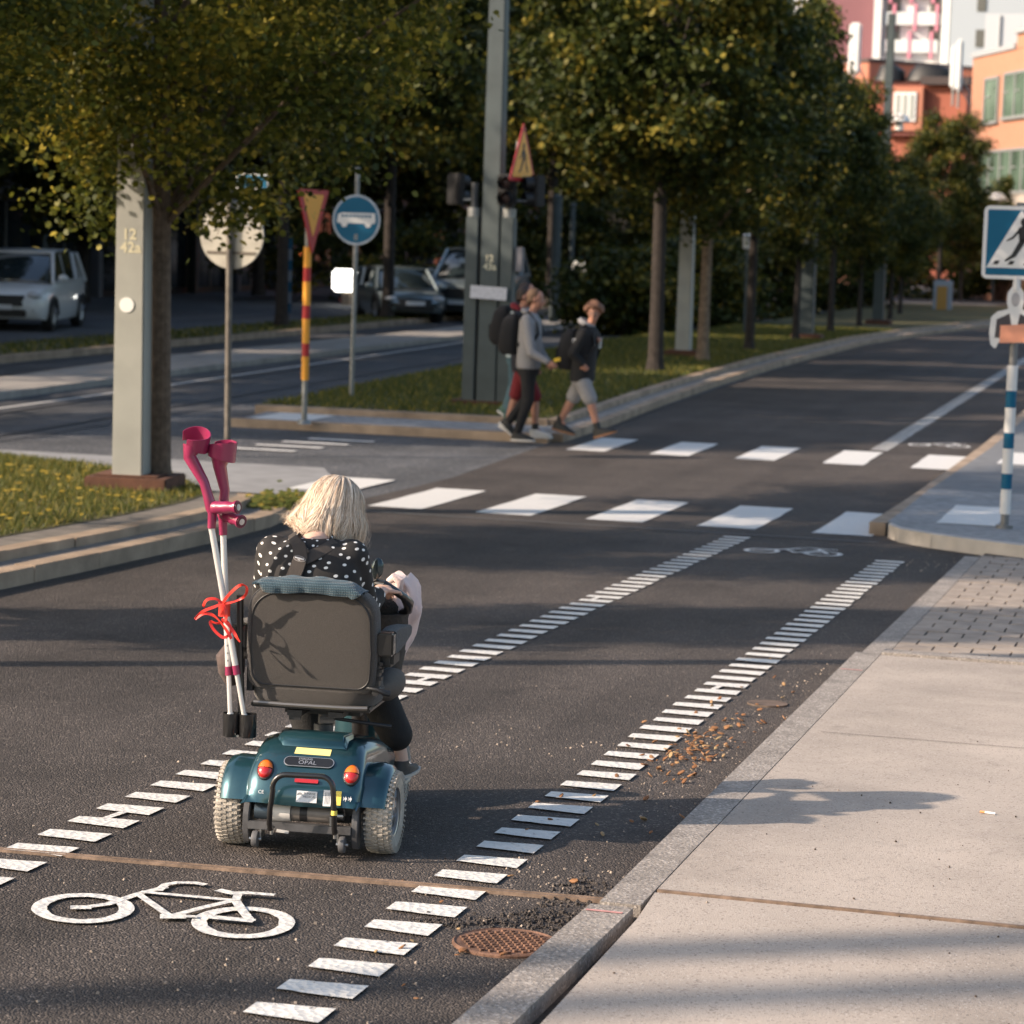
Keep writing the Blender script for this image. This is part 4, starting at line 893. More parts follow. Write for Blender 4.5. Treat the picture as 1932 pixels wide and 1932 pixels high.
for s in (-1, 1):
    hx = -.03+s*.085; kx_ = -.02+s*.125; ax_ = .200 if s > 0 else -.11
    b.chain([((hx, .14, .61), .085), ((kx_, .46, .60), .062)]); b.chain([((kx_, .46, .60), .06), ((kx_+.01*s, .47, .42), .052), ((ax_+.005, .47, .25), .030), ((ax_+.01, .475, .205), .032)])
    b.chain([((ax_+.0, .47, .195), .032), ((ax_+.005, .57, .175), .026)])
organic(b, 'body', SKIN, wo, .008, 5)
eyes(wo, HC, HR, .97)
# blouse
t = MB()
t.loft([((-.04, .125, .60), .172, .128), ((-.045, .12, .72), .165, .12), ((-.05, .125, .84), .168, .118), ((-.055, .14, .92), .172, .112), ((-.055, .155, .975), .15, .095), ((-.053, .165, 1.005), .105, .08), ((-.05, .165, 1.018), .062, .058)], 28)
for s, (a_, e_, w_) in arms.items():
    a2 = Vector(a_)+Vector((0, 0, .012)); t.chain([(a2, .066), (Vector(a_).lerp(Vector(e_), .5), .056), (e_, .050)]); t.chain([(e_, .050), (Vector(e_).lerp(Vector(w_), .7), .038)])
bl = organic(t, 'blouse', BLOUSE, wo, .009, 8)
MB().tube([(-.05+.058*math.cos(a), .158+.055*math.sin(a)-.004, 1.018+.022*math.sin(a)) for a in [2*math.pi*k/24 for k in range(24)]], .0055, 8, closed=True, flat=1.8).build('neck_band', BLOUSE, bl, smooth=True)
# trousers
t = MB(); t.loft([((-.03, .14, .53), .16, .12), ((-.03, .14, .60), .17, .13), ((-.035, .13, .66), .165, .125)], 24)
for s in (-1, 1):
    hx = -.03+s*.085; kx_ = -.02+s*.125; ax_ = .200 if s > 0 else -.11
    t.chain([((hx, .14, .60), .10), ((kx_, .46, .595), .078)]); t.chain([((kx_, .46, .595), .076), ((kx_+.01*s, .46, .46), .072), ((ax_-.005, .455, .315), .060)])
organic(t, 'trousers', BLKC, wo, .01, 5)
for s in (-1, 1):
    ax_ = .200 if s > 0 else -.11; rz = Matrix.Rotation(R(-8), 4, 'Z'); mx = Matrix.Translation((ax_+.006, .47, .16)) @ rz @ Matrix.Scale(.84, 4)
    u = MB(); u.loft([((0, .0, .075), .038, .042), ((0, .005, .05), .040, .055), ((0, .055, .035), .043, .115), ((0, .07, .015), .045, .135)], 22, 2.4); sh = u.xf(mx).build('shoe', mat('shoe_black', (.03, .028, .027), .6, bump=.4), wo, smooth=True, sangle=70)
    MB().loft([((0, .07, .003), .046, .140), ((0, .07, .018), .050, .143)], 26, 2.4).xf(mx).build('sole', mat('sole_white', (.55, .52, .48), .7), sh, smooth=True)
    q = MB()
    for k in range(4): q.box((0, .045+.022*k, .067-.008*k), (.036, .006, .004), (0, 0, .2*(-1)**k))
    q.xf(mx).build('laces', LBL, sh)
# wide camera strap crossing at the nape
SB = mat('strap_webbing', (.062, .052, .047), .9, var=.1, vs=40, bump=.8, bs=500)
sp_ = MB(); SPN = [(0, -1, .25)]
sp_.ribbon([(-.085, .06, 1.006), (-.075, .045, .985), (-.068, .031, .96), (-.078, .013, .92), (-.092, .0, .88), (-.10, -.004, .84)], [.044, .048, .05, .05, .05, .05], (.0, -1, .3), .003)
stp = sp_.build('camera_strap', SB, wo, bevel=.002)
MB().ribbon([(-.125, .14, 1.028), (-.108, .088, 1.018), (-.08, .055, .995), (-.06, .038, .968)], [.03, .032, .04, .05], (-.35, -1, .75), .0025).build('strap_branch', SB, stp, bevel=.0015)
MB().ribbon([(.028, .13, 1.012), (.01, .085, .995), (-.022, .055, .975), (-.058, .036, .958)], [.036, .038, .042, .046], (.35, -1, .7), .0025).build('strap_branch', SB, stp, bevel=.0015)
mx = facing((-.0705, .0265, .958), (0, -1, .38)) @ Matrix.Rotation(R(-12), 4, 'Z')
bdg = MB().lathe([(1, 0), (1, .002)], n=30).xf(mx @ Matrix.Diagonal((.0215, .0098, 1, 1))).build('strap_badge', mat('badge_grey', (.33, .31, .3), .5), stp)
MB().lathe([(1, 0), (1, .0008)], n=30).xf(mx @ Matrix.Translation((0, 0, .0018)) @ Matrix.Diagonal((.0202, .0085, 1, 1))).build('badge_field', mat('badge_dark', (.09, .075, .07), .5), bdg)
q = MB()       # woven word on the oval: unreadable at this size in the photograph, kept as worn strokes
for k in range(9): q.box((-.0145+.0036*k, .0012, .0031), (.0024, .0046, .0004), (0, 0, .25*(-1)**k))
for k in range(3): q.box((-.003+.003*k, -.0048, .0031), (.002, .0024, .0004))
q.xf(mx).build('lettering', LBL, bdg)
# ---------------- hair: bob built of many fine strands over an under-layer
def hair_mat():
    m = bpy.data.materials.new('blond_hair'); m.use_nodes = True; nt = m.node_tree; L = nt.links.new; b = nt.nodes['Principled BSDF']
    ge = _n(nt, 'ShaderNodeNewGeometry'); rp = _n(nt, 'ShaderNodeValToRGB'); e = rp.color_ramp.elements
    e[0].position = 0; e[0].color = (.24, .15, .09, 1); e[1].position = 1; e[1].color = (.86, .76, .65, 1); x = e.new(.35); x.color = (.64, .47, .33, 1); x = e.new(.7); x.color = (.80, .66, .51, 1)
    L(ge.outputs['Random Per Island'], rp.inputs[0]); L(rp.outputs[0], b.inputs['Base Color'])
    b.inputs['Roughness'].default_value = .42; b.inputs['Specular IOR Level'].default_value = .5; b.inputs['Anisotropic'].default_value = .4
    return m
HM = hair_mat()
hv, hf = [], []
crown = Vector((.012, -.005, .108))
def strand(az, lat, seed_r):
    """az 0 = back (-y), +90 = right; start near the crown part and fall along the skull"""
    n = 13; pts = []; ln = 1.0
    side = math.sin(az); back = math.cos(az)
    rx, ry, rz_ = .090, .104, .100
    lay = seed_r                      # 0 inner .. 1 outer
    wob = random.uniform(-1, 1); ph = random.uniform(0, 6.28); curl_ = random.uniform(.5, 1.3)
    t0 = lat; t1 = 1.0+random.uniform(-.14, .08)
    for i in range(n):
        t = t0+(t1-t0)*i/(n-1)
        if t < .5:
            th = t/.5*R(88); r_ = 1.0+.09*lay
            x, y, z = rx*r_*math.sin(th)*side, -ry*r_*math.sin(th)*back, rz_*r_*math.cos(th)+.01
        else:
            q = (t-.5)/.5; r_ = 1.0+.09*lay; drop = (.120 if side > .3 else .118+.024*max(0, back)) - .018*max(0, -side)
            bulge = (.10+.07*max(0, side))*math.sin(q*math.pi*.8)+((.04*q-.10*q**4)*side if side > 0 else .20*q**1.5*max(0, -side)+.10*q)-.12*q**2*max(0, back-.4)
            x = rx*(r_+bulge)*side; y = -ry*(r_+bulge*.7)*back; z = .013-drop*q*(.93+.12*lay)
            if side < -.1: z += .02*q**3*abs(side)*1.2
        am = .003+(.032 if side < .1 else .020)*max(0, t-.45)
        x += am*curl_*math.sin(t*(15 if side < .1 else 9)+ph+az*6); y += am*.6*math.cos(t*13+ph); z += am*.4*math.sin(t*14+ph*2); x += .012*wob*(t-t0)*.6
        pts.append(Vector((x, y, z)))
    return pts
def to_world(p): return HC+HTILT @ p
HTILT = Euler((R(-16), R(9), 0)).to_matrix()
def add_strand(pts, w):
    k = len(hv); n = len(pts)
    for i, p in enumerate(pts):
        d = (pts[min(i+1, n-1)]-pts[max(i-1, 0)]).normalized(); o = Vector((p.x, p.y, max(.02, p.z+.05))).normalized(); a = d.cross(o).normalized(); ww = w*(1 if i < n*.6 else 1-.85*(i-n*.6)/(n*.4))
        if i == 0: ww *= .5
        o2 = d.cross(a)*-.35*w
        hv.extend([tuple(to_world(p+a*ww/2)), tuple(to_world(p+o*w*.25)), tuple(to_world(p-a*ww/2))])
        if i: q = k+3*(i-1); hf.extend([(q, q+1, q+4, q+3), (q+1, q+2, q+5, q+4)])
for i in range(5200):
    az = random.uniform(-math.pi, math.pi)
    if abs(az) > R(128) and random.random() < .8: az = random.uniform(-R(125), R(125))
    lay = random.random()**.7; clump = .05*math.sin(az*23)+.03*math.sin(az*41+2)
    add_strand(strand(az+clump, random.uniform(.02, .30) if random.random() < .75 else random.uniform(.3, .55), lay+.40*math.sin(az*17+1)+.25*math.sin(az*31+3)), random.uniform(.0011, .0034))
for i in range(420):    # flyaways
    az = random.uniform(-R(130), R(130)); s = strand(az, .05, 1.2); s = [p+Vector((.01*math.sin(az), 0, .004))*(j/12)**2*random.uniform(.5, 4.0) for j, p in enumerate(s)]; add_strand(s, .0006)
me = bpy.data.meshes.new('hair'); me.from_pydata(hv, [], hf); me.materials.append(HM); me.polygons.foreach_set('use_smooth', [True]*len(me.polygons)); ho = bpy.data.objects.new('hair', me); COL.objects.link(ho); ho.parent = wo
cap_ = MB(); cap_.ell((0, .0, .005), (.088, .102, .104)); cap_.v = [tuple(to_world(Vector(v))) for v in cap_.v]
cap_.build('hair_underlayer', mat('hair_under', (.25, .16, .09), .7), ho, smooth=True)
# ================================================================== PEDESTRIANS  (local x = walking direction, y = left, z = up)
def ped(label, x, y, z, rz, J, cl, scale=1.0):
    """J: joints in metres (fwd, side, up). cl: clothing colours"""
    o = thing('person', label, 'person', (x, y, z), rz, 'teenagers walking across at the traffic island'); V = Vector
    b = MB(); hip, nk = V(J['hip']), V(J['neck']); hc = V(J['head']); hr = Euler((R(-13), 0, R(J.get('turn', -90)))).to_matrix()
    ly = .115
    b.loft([(hip+V((0, 0, -.06)), .10, .15), (hip+V((0, 0, .1)), .10, .145), (hip.lerp(nk, .55), .105, .15), (hip.lerp(nk, .85), .10, .17), (nk+V((0, 0, -.03)), .06, .08)], 20)
    b.chain([(nk+V((0, 0, -.04)), .052), (hc+V((-.01, 0, -.07)), .05)]); head(b, hc, hr, .98)
    sh = {}; limbs = {}
    for s, k in ((1, 'l'), (-1, 'r')):
        S_ = nk+V((-.01, s*.17, -.085)); E_, W_ = V(J['elb_'+k]), V(J['wri_'+k]); b.chain([(S_, .050), (E_, .038)]); b.chain([(E_, .036), (W_, .024)])
        hand(b, W_, J.get('hd_'+k, (W_-E_)), J.get('hn_'+k, (0, s, 0)), -s, J.get('curl', 70), .175)
        H_ = hip+V((0, s*.085, -.03)); K_, A_ = V(J['kne_'+k]), V(J['ank_'+k]); b.chain([(H_, .085), (H_.lerp(K_, .5), .072), (K_, .052)]); b.chain([(K_, .053), (K_.lerp(A_, .35), .055), (A_, .034)])
        ft = V(J.get('toe_'+k, tuple(A_+V((.17, 0, -.05))))); b.chain([(A_, .033), (A_.lerp(ft, .35), .022)])
        limbs[k] = (S_, E_, W_, H_, K_, A_, ft)
    organic(b, 'body', cl['skin'], o, .0095, 4); eyes(o, hc, hr, .98)
    # top
    t = MB(); hem = J.get('hem', -.02)
    t.loft([(hip+V((0, 0, hem-.03)), .135, .185), (hip+V((0, 0, hem+.04)), .14, .19), (hip.lerp(nk, .5), .135, .19), (hip.lerp(nk, .84), .125, .205), (nk+V((-.005, 0, -.03)), .085, .12)], 24)
    for k in 'lr':
        S_, E_, W_ = limbs[k][:3]; t.chain([(S_, .072), (S_.lerp(E_, .5), .064), (E_, .056)]); t.chain([(E_, .056), (E_.lerp(W_, .92), .042)])
    if cl.get('hood'): t.tube([nk+V((.075*math.cos(a)-.02, .085*math.sin(a), -.005+.03*-math.cos(a))) for a in [2*math.pi*i/16 for i in range(16)]], .032, 8, closed=True)
    tp = organic(t, 'hoodie' if cl.get('hood') else 'shirt', cl['top'], o, .012, 6)
    if cl.get('hood') not in (None, True): MB().tube([nk+V((.07*math.cos(a)-.03, .085*math.sin(a), .022+.035*-math.cos(a))) for a in [2*math.pi*i/16 for i in range(16)]], .034, 8, closed=True).build('hood', cl['hood'], tp, smooth=True)
    # trousers / shorts
    t = MB(); t.loft([(hip+V((0, 0, -.12)), .125, .165), (hip+V((0, 0, 0)), .13, .165), (hip+V((0, 0, .05)), .12, .155)], 20)
    for k in 'lr':
        H_, K_, A_ = limbs[k][3:6]
        if cl.get('short'): t.chain([(H_, .105), (H_.lerp(K_, .95), .092)])
        else: t.chain([(H_, .10), (K_, .072)]); t.chain([(K_, .072), (K_.lerp(A_, .95), .055)])
    organic(t, 'shorts' if cl.get('short') else 'trousers', cl['leg'], o, .012, 5)
    for k in 'lr':
        A_, ft = limbs[k][5:7]; d = (ft-A_).normalized(); pt = math.asin(max(-1, min(1, -(d.z+.28)))) 
        mx = Matrix.Translation(A_) @ Matrix.Rotation(R(J.get('yaw_'+k, 0)), 4, 'Z') @ Matrix.Rotation(R(J.get('pit_'+k, 0)), 4, 'Y')
        if cl.get('sock'): MB().lathe([(.040, -.05), (.042, .05), (.041, .07)], n=16).xf(mx).build('sock', cl['sock'], o, smooth=True)
        s_ = MB().loft([((.07, 0, -.082), .145, .048), ((.065, 0, -.06), .14, .048), ((.03, 0, -.03), .095, .044), ((-.01, 0, .0), .055, .04)], 20, 2.5).xf(mx).build('shoe', cl['shoe'], o, smooth=True, sangle=70)
        MB().loft([((.07, 0, -.103), .150, .050), ((.07, 0, -.08), .152, .052)], 20, 2.5).xf(mx).build('sole', cl['sole'], s_, smooth=True)
    # hair
    h = MB(); rs = random.Random(len(label))
    if cl['hair'] == 'curly':
        h.ell(hc+hr @ V((0, -.03, .035)), (.085, .092, .092), hr, 20, 12)
        for i in range(110):
            a, e = rs.uniform(0, 6.28), rs.uniform(-.1, 1.5); d = V((math.cos(a)*math.cos(e), math.sin(a)*math.cos(e), math.sin(e)))
            if (hr.inverted() @ d).y > .6 and d.z < .35: continue
            h.ell(hc+V((d.x*.095, d.y*.095, .03+d.z*.092)), (rs.uniform(.02, .034),)*3, None, 8, 5)
    else:
        c = hc+hr @ V((0, -.034, .036)); h.ell(c, (.082, .090, .090), hr, 20, 12)
        for s in (-1, 1): h.ell(hc+hr @ V((s*.064, -.035, -.0)), (.018, .04, .05), hr)
        h.ell(hc+hr @ V((0, -.075, -.03)), (.06, .035, .06), hr)
        # cut away from the face
        h2 = MB()
    organic(h, 'hair', cl['hcol'], o, .009, 3)
    return o, tp, limbs
def backpack(parent_thing, c, m, label=None):
    t = MB(); c = Vector(c)
    t.loft([(c+Vector((0, 0, -.24)), .09, .13), (c+Vector((-.02, 0, -.18)), .125, .155), (c+Vector((-.01, 0, .0)), .12, .155), (c+Vector((.01, 0, .16)), .10, .14), (c+Vector((.03, 0, .235)), .05, .09)], 22, 3)
    return t
CB = mat('cloth_black', (.013, .013, .015), .9, bump=.5, bs=150); CG = mat('cloth_heather', (.27, .265, .275), .95, var=.12, vs=60, bump=.5, bs=200)
CJ = mat('cloth_jeans', (.06, .12, .15), .9, var=.25, vs=20, bump=.4, bs=200); CW = mat('cloth_pale', (.42, .50, .54), .9, var=.08, vs=8); CR = mat('cloth_red', (.17, .015, .022), .9)
CN = mat('cloth_navy', (.018, .02, .03), .9); SK2 = mat('skin_tan', (.40, .20, .14), .6, var=.08, vs=9); HB = mat('hair_brown', (.10, .055, .03), .7, var=.4, vs=60, bump=1, bs=250); HD = mat('hair_dark', (.03, .02, .018), .7); HC2 = mat('hair_reddish', (.17, .08, .045), .7, var=.4, vs=60)
SHB = mat('shoe_dark', (.015, .016, .018), .6); SOW = mat('sole_pale', (.6, .58, .56), .6); SHG = mat('shoe_green', (.03, .09, .07), .6); SHW = mat('shoe_white', (.6, .58, .56), .6); MAR = mat('maroon', (.16, .012, .02), .9); BRN = mat('sole_tan', (.25, .12, .06), .7)
S_ = .001113
def zj(x0, zx, zy, side=0, y0=1810): return ((zx-x0)*S_, side, (y0-zy)*S_)
P3 = dict(head=zj(760, 852, 300), neck=zj(760, 800, 440), hip=zj(760, 790, 985), turn=-90, elb_r=zj(760, 870, 850, -.26), wri_r=zj(760, 1050, 940, -.25), elb_l=zj(760, 850, 840, .24), wri_l=zj(760, 960, 960, .2),
    kne_r=zj(760, 820, 1350, -.09), ank_r=zj(760, 705, 1700, -.08), kne_l=zj(760, 760, 1360, .1), ank_l=zj(760, 575, 1600, .1), toe_r=zj(760, 860, 1760, -.08), toe_l=zj(760, 640, 1720, .1), pit_l=42, pit_r=0)
PY, PX = 28.25, -7.54
gz = lambda y: g(y)+.0
o3, t3, l3 = ped('teenager in grey hoodie and black trousers with a black backpack walking right', PX-.02, PY, g(PY)+.02, R(2), P3, dict(skin=SK2, top=CG, leg=CB, hood=True, shoe=SHB, sole=SOW, hair='short', hcol=HB))
def add_bag(o, J, m, dx=-.23, dz=.0, label='backpack'):
    hip, nk = Vector(J['hip']), Vector(J['neck']); c = hip.lerp(nk, .58)+Vector((dx, 0, dz)); b = thing('backpack', label, 'backpack', o.location, o.rotation_euler.z, 'school backpacks')
    backpack(o, c, m).build('bag', m, b, smooth=True, sangle=60)
    for s in (-1, 1): MB().ribbon([c+Vector((.09, s*.10, .2)), nk+Vector((.0, s*.11, .015)), nk+Vector((.10, s*.115, -.1)), nk+Vector((.13, s*.13, -.24)), nk+Vector((.05, s*.18, -.36)), c+Vector((.1, s*.14, -.12))], .055, [Vector((-.3, 0, 1)), Vector((0, 0, 1)), Vector((1, 0, .4)), Vector((1, 0, 0)), Vector((.6, s, 0)), Vector((0, s, 0))], .004).build('strap', m, b, smooth=True)
    MB().box(tuple(c+Vector((-.125, 0, -.08))), (.03, .22, .18)).build('front_pocket', m, b, bevel=.012)
    return b
add_bag(o3, P3, CB, label='black backpack worn over the grey hoodie')
sn = thing('snack', 'yellow snack held out in the hand of the teenager in the grey hoodie', 'snack', o3.location, o3.rotation_euler.z)
wr = Vector(P3['wri_r']); MB().box(tuple(wr+Vector((.10, .03, .03))), (.075, .02, .045), (0, -.3, 0)).build('wrapper', mat('yellow_wrap', (.75, .5, .04), .5), sn, bevel=.004)
P2 = dict(head=zj(700, 745, 290), neck=zj(700, 700, 430), hip=zj(700, 740, 980), turn=-90, elb_r=zj(700, 800, 830, -.24), wri_r=zj(700, 920, 1010, -.22), elb_l=zj(700, 700, 850, .24), wri_l=zj(700, 800, 1050, .22),
    kne_r=zj(700, 900, 1350, -.09), ank_r=zj(700, 915, 1690, -.09), kne_l=zj(700, 650, 1350, .09), ank_l=zj(700, 560, 1640, .09), toe_l=zj(700, 650, 1740, .09), pit_l=25, hem=-.08)
o2, t2, l2 = ped('teenager in red shorts with a maroon hood, half hidden behind the grey hoodie', PX-.21, PY+.42, g(PY)+.02, R(0), P2, dict(skin=SK2, top=CN, leg=CR, short=True, hood=MAR, shoe=SHW, sole=SOW, sock=SHB, hair='short', hcol=HD))
P1 = dict(head=zj(560, 640, 330), neck=zj(560, 590, 470), hip=zj(560, 550, 990), turn=-90, elb_r=zj(560, 540, 800, -.24), wri_r=zj(560, 600, 1010, -.22), elb_l=zj(560, 560, 820, .24), wri_l=zj(560, 640, 1010, .22),
    kne_r=zj(560, 550, 1340, -.09), ank_r=zj(560, 490, 1650, -.09), kne_l=zj(560, 500, 1340, .09), ank_l=zj(560, 420, 1590, .09), toe_l=zj(560, 470, 1700, .09), pit_l=30, yaw_r=-20)
o1, t1, l1 = ped('teenager in pale blue shirt and jeans, leftmost of the four walkers', PX-.33, PY+.80, g(PY)+.11, R(0), P1, dict(skin=SK2, top=CW, leg=CJ, shoe=SHG, sole=SOW, hair='short', hcol=HD))
add_bag(o1, P1, CB, label='black backpack worn over the pale blue shirt')
P4 = dict(head=zj(1340, 1475, 425), neck=zj(1340, 1425, 560), hip=zj(1340, 1370, 1060), turn=-168, elb_r=zj(1340, 1330, 850, -.26), wri_r=zj(1340, 1420, 960, -.20), elb_l=zj(1340, 1430, 820, .2), wri_l=zj(1340, 1500, 740, .03), hd_l=(.6, -.3, .5),
    kne_r=zj(1340, 1490, 1330, -.09), ank_r=zj(1340, 1585, 1630, -.09), kne_l=zj(1340, 1250, 1330, .09), ank_l=zj(1340, 1110, 1600, .09), toe_r=zj(1340, 1740, 1720, -.09), pit_r=-18, pit_l=12, hem=-.07, curl=95)
o4, t4, l4 = ped('curly haired teenager in black hoodie and grey shorts stepping onto the crossing', PX+.62, PY+.05, g(PY)+.03, R(-4), P4, dict(skin=SK2, top=CB, leg=CG, short=True, hood=CG, shoe=SHB, sole=BRN, sock=SHB, hair='curly', hcol=HC2))
add_bag(o4, P4, CB, -.20, -.05, label='black backpack worn over the black hoodie')
q = MB(); hc = Vector(P4['head']); hr = Euler((R(-13), 0, R(-168))).to_matrix()
for s in (-1, 1): q.tube([hc+hr @ Vector((s*.031+.024*math.cos(a), .092, .006+.019*math.sin(a))) for a in [2*math.pi*i/16 for i in range(16)]], .0032, 6, closed=True); q.cyl(hc+hr @ Vector((s*.055, .09, .01)), hc+hr @ Vector((s*.078, .0, .012)), .002)
q.build('glasses', EYED, o4); q = MB()
q.box(tuple(Vector(P4['hip']).lerp(Vector(P4['neck']), .68)+Vector((-.06, -.255, .02))), (.07, .004, .012)); q.box(tuple(Vector(P4['hip']).lerp(Vector(P4['neck']), .68)+Vector((-.06, -.255, -.005))), (.07, .004, .012)); q.build('sleeve_print', LBL, o4)
q = MB(); q.cyl((l4['l'][2]+Vector((.05, -.02, -.06))), (l4['l'][2]+Vector((.06, -.02, .06))), .02); dk4 = thing('bottle', 'small clear bottle in the raised hand of the curly haired teenager', 'bottle', o4.location, o4.rotation_euler.z); q.build('body', mat('bottle_plastic', (.5, .55, .55), .15, spec=.8), dk4, smooth=True)
# ================================================================== STREET FURNITURE
PGREY = mat('pole_grey', (.36, .365, .34), .5, metal=.15, var=.1, vs=3, bump=.2, bs=40)
PGRN = mat('pole_greygreen', (.062, .080, .082), .55, var=.15, vs=4)
GALV = mat('galvanised_post', (.25, .26, .26), .45, metal=.5, var=.2, vs=12)
CORT = mat('corten_box', (.10, .042, .025), .85, var=.3, vs=9, bump=.5)
STN = mat('stencil_paint', (.62, .58, .42), .7); RETR = mat('reflector_disc', (.9, .9, .88), .3)
SBLUE = mat('sign_blue', (.0, .105, .20), .5, spec=.3); SWHT = mat('sign_white', (.74, .72, .69), .45); SYEL = mat('sign_yellow', (.85, .36, .03), .45, coat=.2); SRED = mat('sign_red', (.42, .018, .022), .45); SBACK = mat('sign_back_alu', (.40, .38, .33), .55, metal=.25, var=.15, vs=6); SBLK = mat('sign_black', (.01, .01, .012), .5)
def light_pole(label, x, y, h=10.5, nums=None, disc=False, lamp=None, w0=.28, m=PGREY, zb=.16, group='square light poles in the tree avenue', box=True, nz=2.13):
    o = thing('light_pole', label, 'light pole', (x, y, g(y)+zb), R(7) if y < 30 else 0, group); t = MB(); w1 = w0*.62
    t.box((0, 0, h/2), (w0, w0, h), None, w1/w0); sh = t.build('shaft', m, o, bevel=.012)
    if box: 
        MB().box((.02, .05, .06), (.70, .62, .12)).box((0, .05, .125), (.56, .48, .02)).build('base_box', CORT, o, bevel=.01)
    if nums:
        for k, s in enumerate(nums): text(s, .125, 'pole_number', STN, o, facing((-.005+.012*k, -w0/2*(1-.38*(nz-.108*k)/h)-.002, nz-.108*k)), .001, bold=.003)
    if disc: MB().lathe([(.062, 0), (.062, .006)], n=28).xf(facing((-.02, -w0/2*(1-.38*1.55/h)-.001, 1.55))).build('reflector', RETR, o)
    if lamp: 
        for s in (1,):
            MB().tube([(0, 0, lamp), (.2, -.02, lamp+.05), (.32, -.02, lamp+.02)], .03, 8).build('lamp_arm', m, o); MB().lathe([(.02, .24), (.12, .22), (.24, .14), (.29, .02), (.28, 0), (.05, -.03)], (.34, -.02, lamp), n=24).build('lamp_dome', SWHT, o, smooth=True)
            MB().lathe([(.0, -.02), (.11, -.03), (.12, -.22), (.0, -.24)], (.34, -.02, lamp), n=16).build('lamp_glass', mat('lamp_glass', (.75, .72, .66), .3), o, smooth=True)
    return o
light_pole('grey square pole numbered 12 42a in the verge at left', -8.56, 19.27, 10.5, ['12', '42a'], True, w0=.265)
def tree_box(): pass
CX, CY = -9.10, 32.1
cp = light_pole('tall dark grey pole numbered 12 43a standing between two traffic light posts', CX, CY, 11, ['12', '43a'], False, None, .27, PGRN, .16, box=False, nz=1.95)
MB().box((0, .02, .03), (.95, .5, .06)).build('base_plate', CORT, cp)
MB().box((.02, -.20, 1.50), (.50, .012, .17), (0, .04, 0)).build('paper_notice', mat('paper_notice', (.60, .60, .64), .7, var=.12, vs=20), cp)
for s, x0, sy in ((1, .235, -.02), (-1, -.25, -.02)):
    o = thing('traffic_light', 'traffic light with two heads, right of the tall pole' if s > 0 else 'traffic light with its head turned away, left of the tall pole', 'traffic light', (CX+x0, CY-.05, g(CY)+.16), 0, 'traffic light posts on the island')
    MB().box((0, 0, 1.25), (.17, .18, 2.5)).build('post', PGRN, o, bevel=.01); MB().cyl((0, 0, 2.5), (0, 0, 2.95), .05).build('post_top', mat('dark_metal', (.05, .055, .06), .5), o)
    MB().cyl((0, 0, 2.5), (0, 0, 2.62), .09).build('collar', GALV, o)
    for (hx, hy, rz) in (((.0, -.14, 0), (.36, .05, -.9)) if s > 0 else ((-.28, .05, 2.6),)):
        hd = MB(); hd.box((0, 0, .2), (.24, .14, .42)); 
        hh = hd.xf(Matrix.Translation((hx, hy, 2.66)) @ Matrix.Rotation(rz, 4, 'Z')).build('signal_head', mat('signal_black', (.012, .012, .013), .6), o, bevel=.02)
        for zz in (.10, .30):
            MB().tube([(0, -.07, zz), (0, -.19, zz-.01)], .09, 16, caps=False).xf(Matrix.Translation((hx, hy, 2.66)) @ Matrix.Rotation(rz, 4, 'Z')).build('visor', SBLK, hh, smooth=True)
            MB().lathe([(.08, 0), (.06, .02), (0, .03)], (0, -.07, zz), (0, -1, 0), 18).xf(Matrix.Translation((hx, hy, 2.66)) @ Matrix.Rotation(rz, 4, 'Z')).build('lens', mat('dark_lens', (.06, .035, .03), .3), hh, smooth=True)
        MB().cyl((0, 0, 2.72), (hx, hy, 2.72), .02).build('bracket', GALV, o)
    if s > 0: MB().box((.16, 0, 1.95), (.10, .1, .33)).build('control_box', mat('ctrl_grey', (.14, .14, .16), .5), o, bevel=.01)
def tri(mb, h, r=.05, down=False):
    w = h*1.15; P_ = [(-w/2, 0), (w/2, 0), (0, h)] if not down else [(-w/2, h), (0, 0), (w/2, h)]; out = []
    n = 3
    c = Vector((sum(p[0] for p in P_)/3, sum(p[1] for p in P_)/3))
    for i in range(n):
        p, a, b = Vector(P_[i]), Vector(P_[i-1]), Vector(P_[(i+1) % n]); d1, d2 = (a-p).normalized(), (b-p).normalized(); q1, q2 = p+d1*r, p+d2*r
        for k in range(5): t = k/4; out.append(tuple((q1*(1-t)**2+p*2*t*(1-t)+q2*t*t)))
    return out
def scalep(P_, k):
    c = Vector((sum(p[0] for p in P_)/len(P_), sum(p[1] for p in P_)/len(P_))); return [tuple(c+(Vector(p)-c)*k) for p in P_]
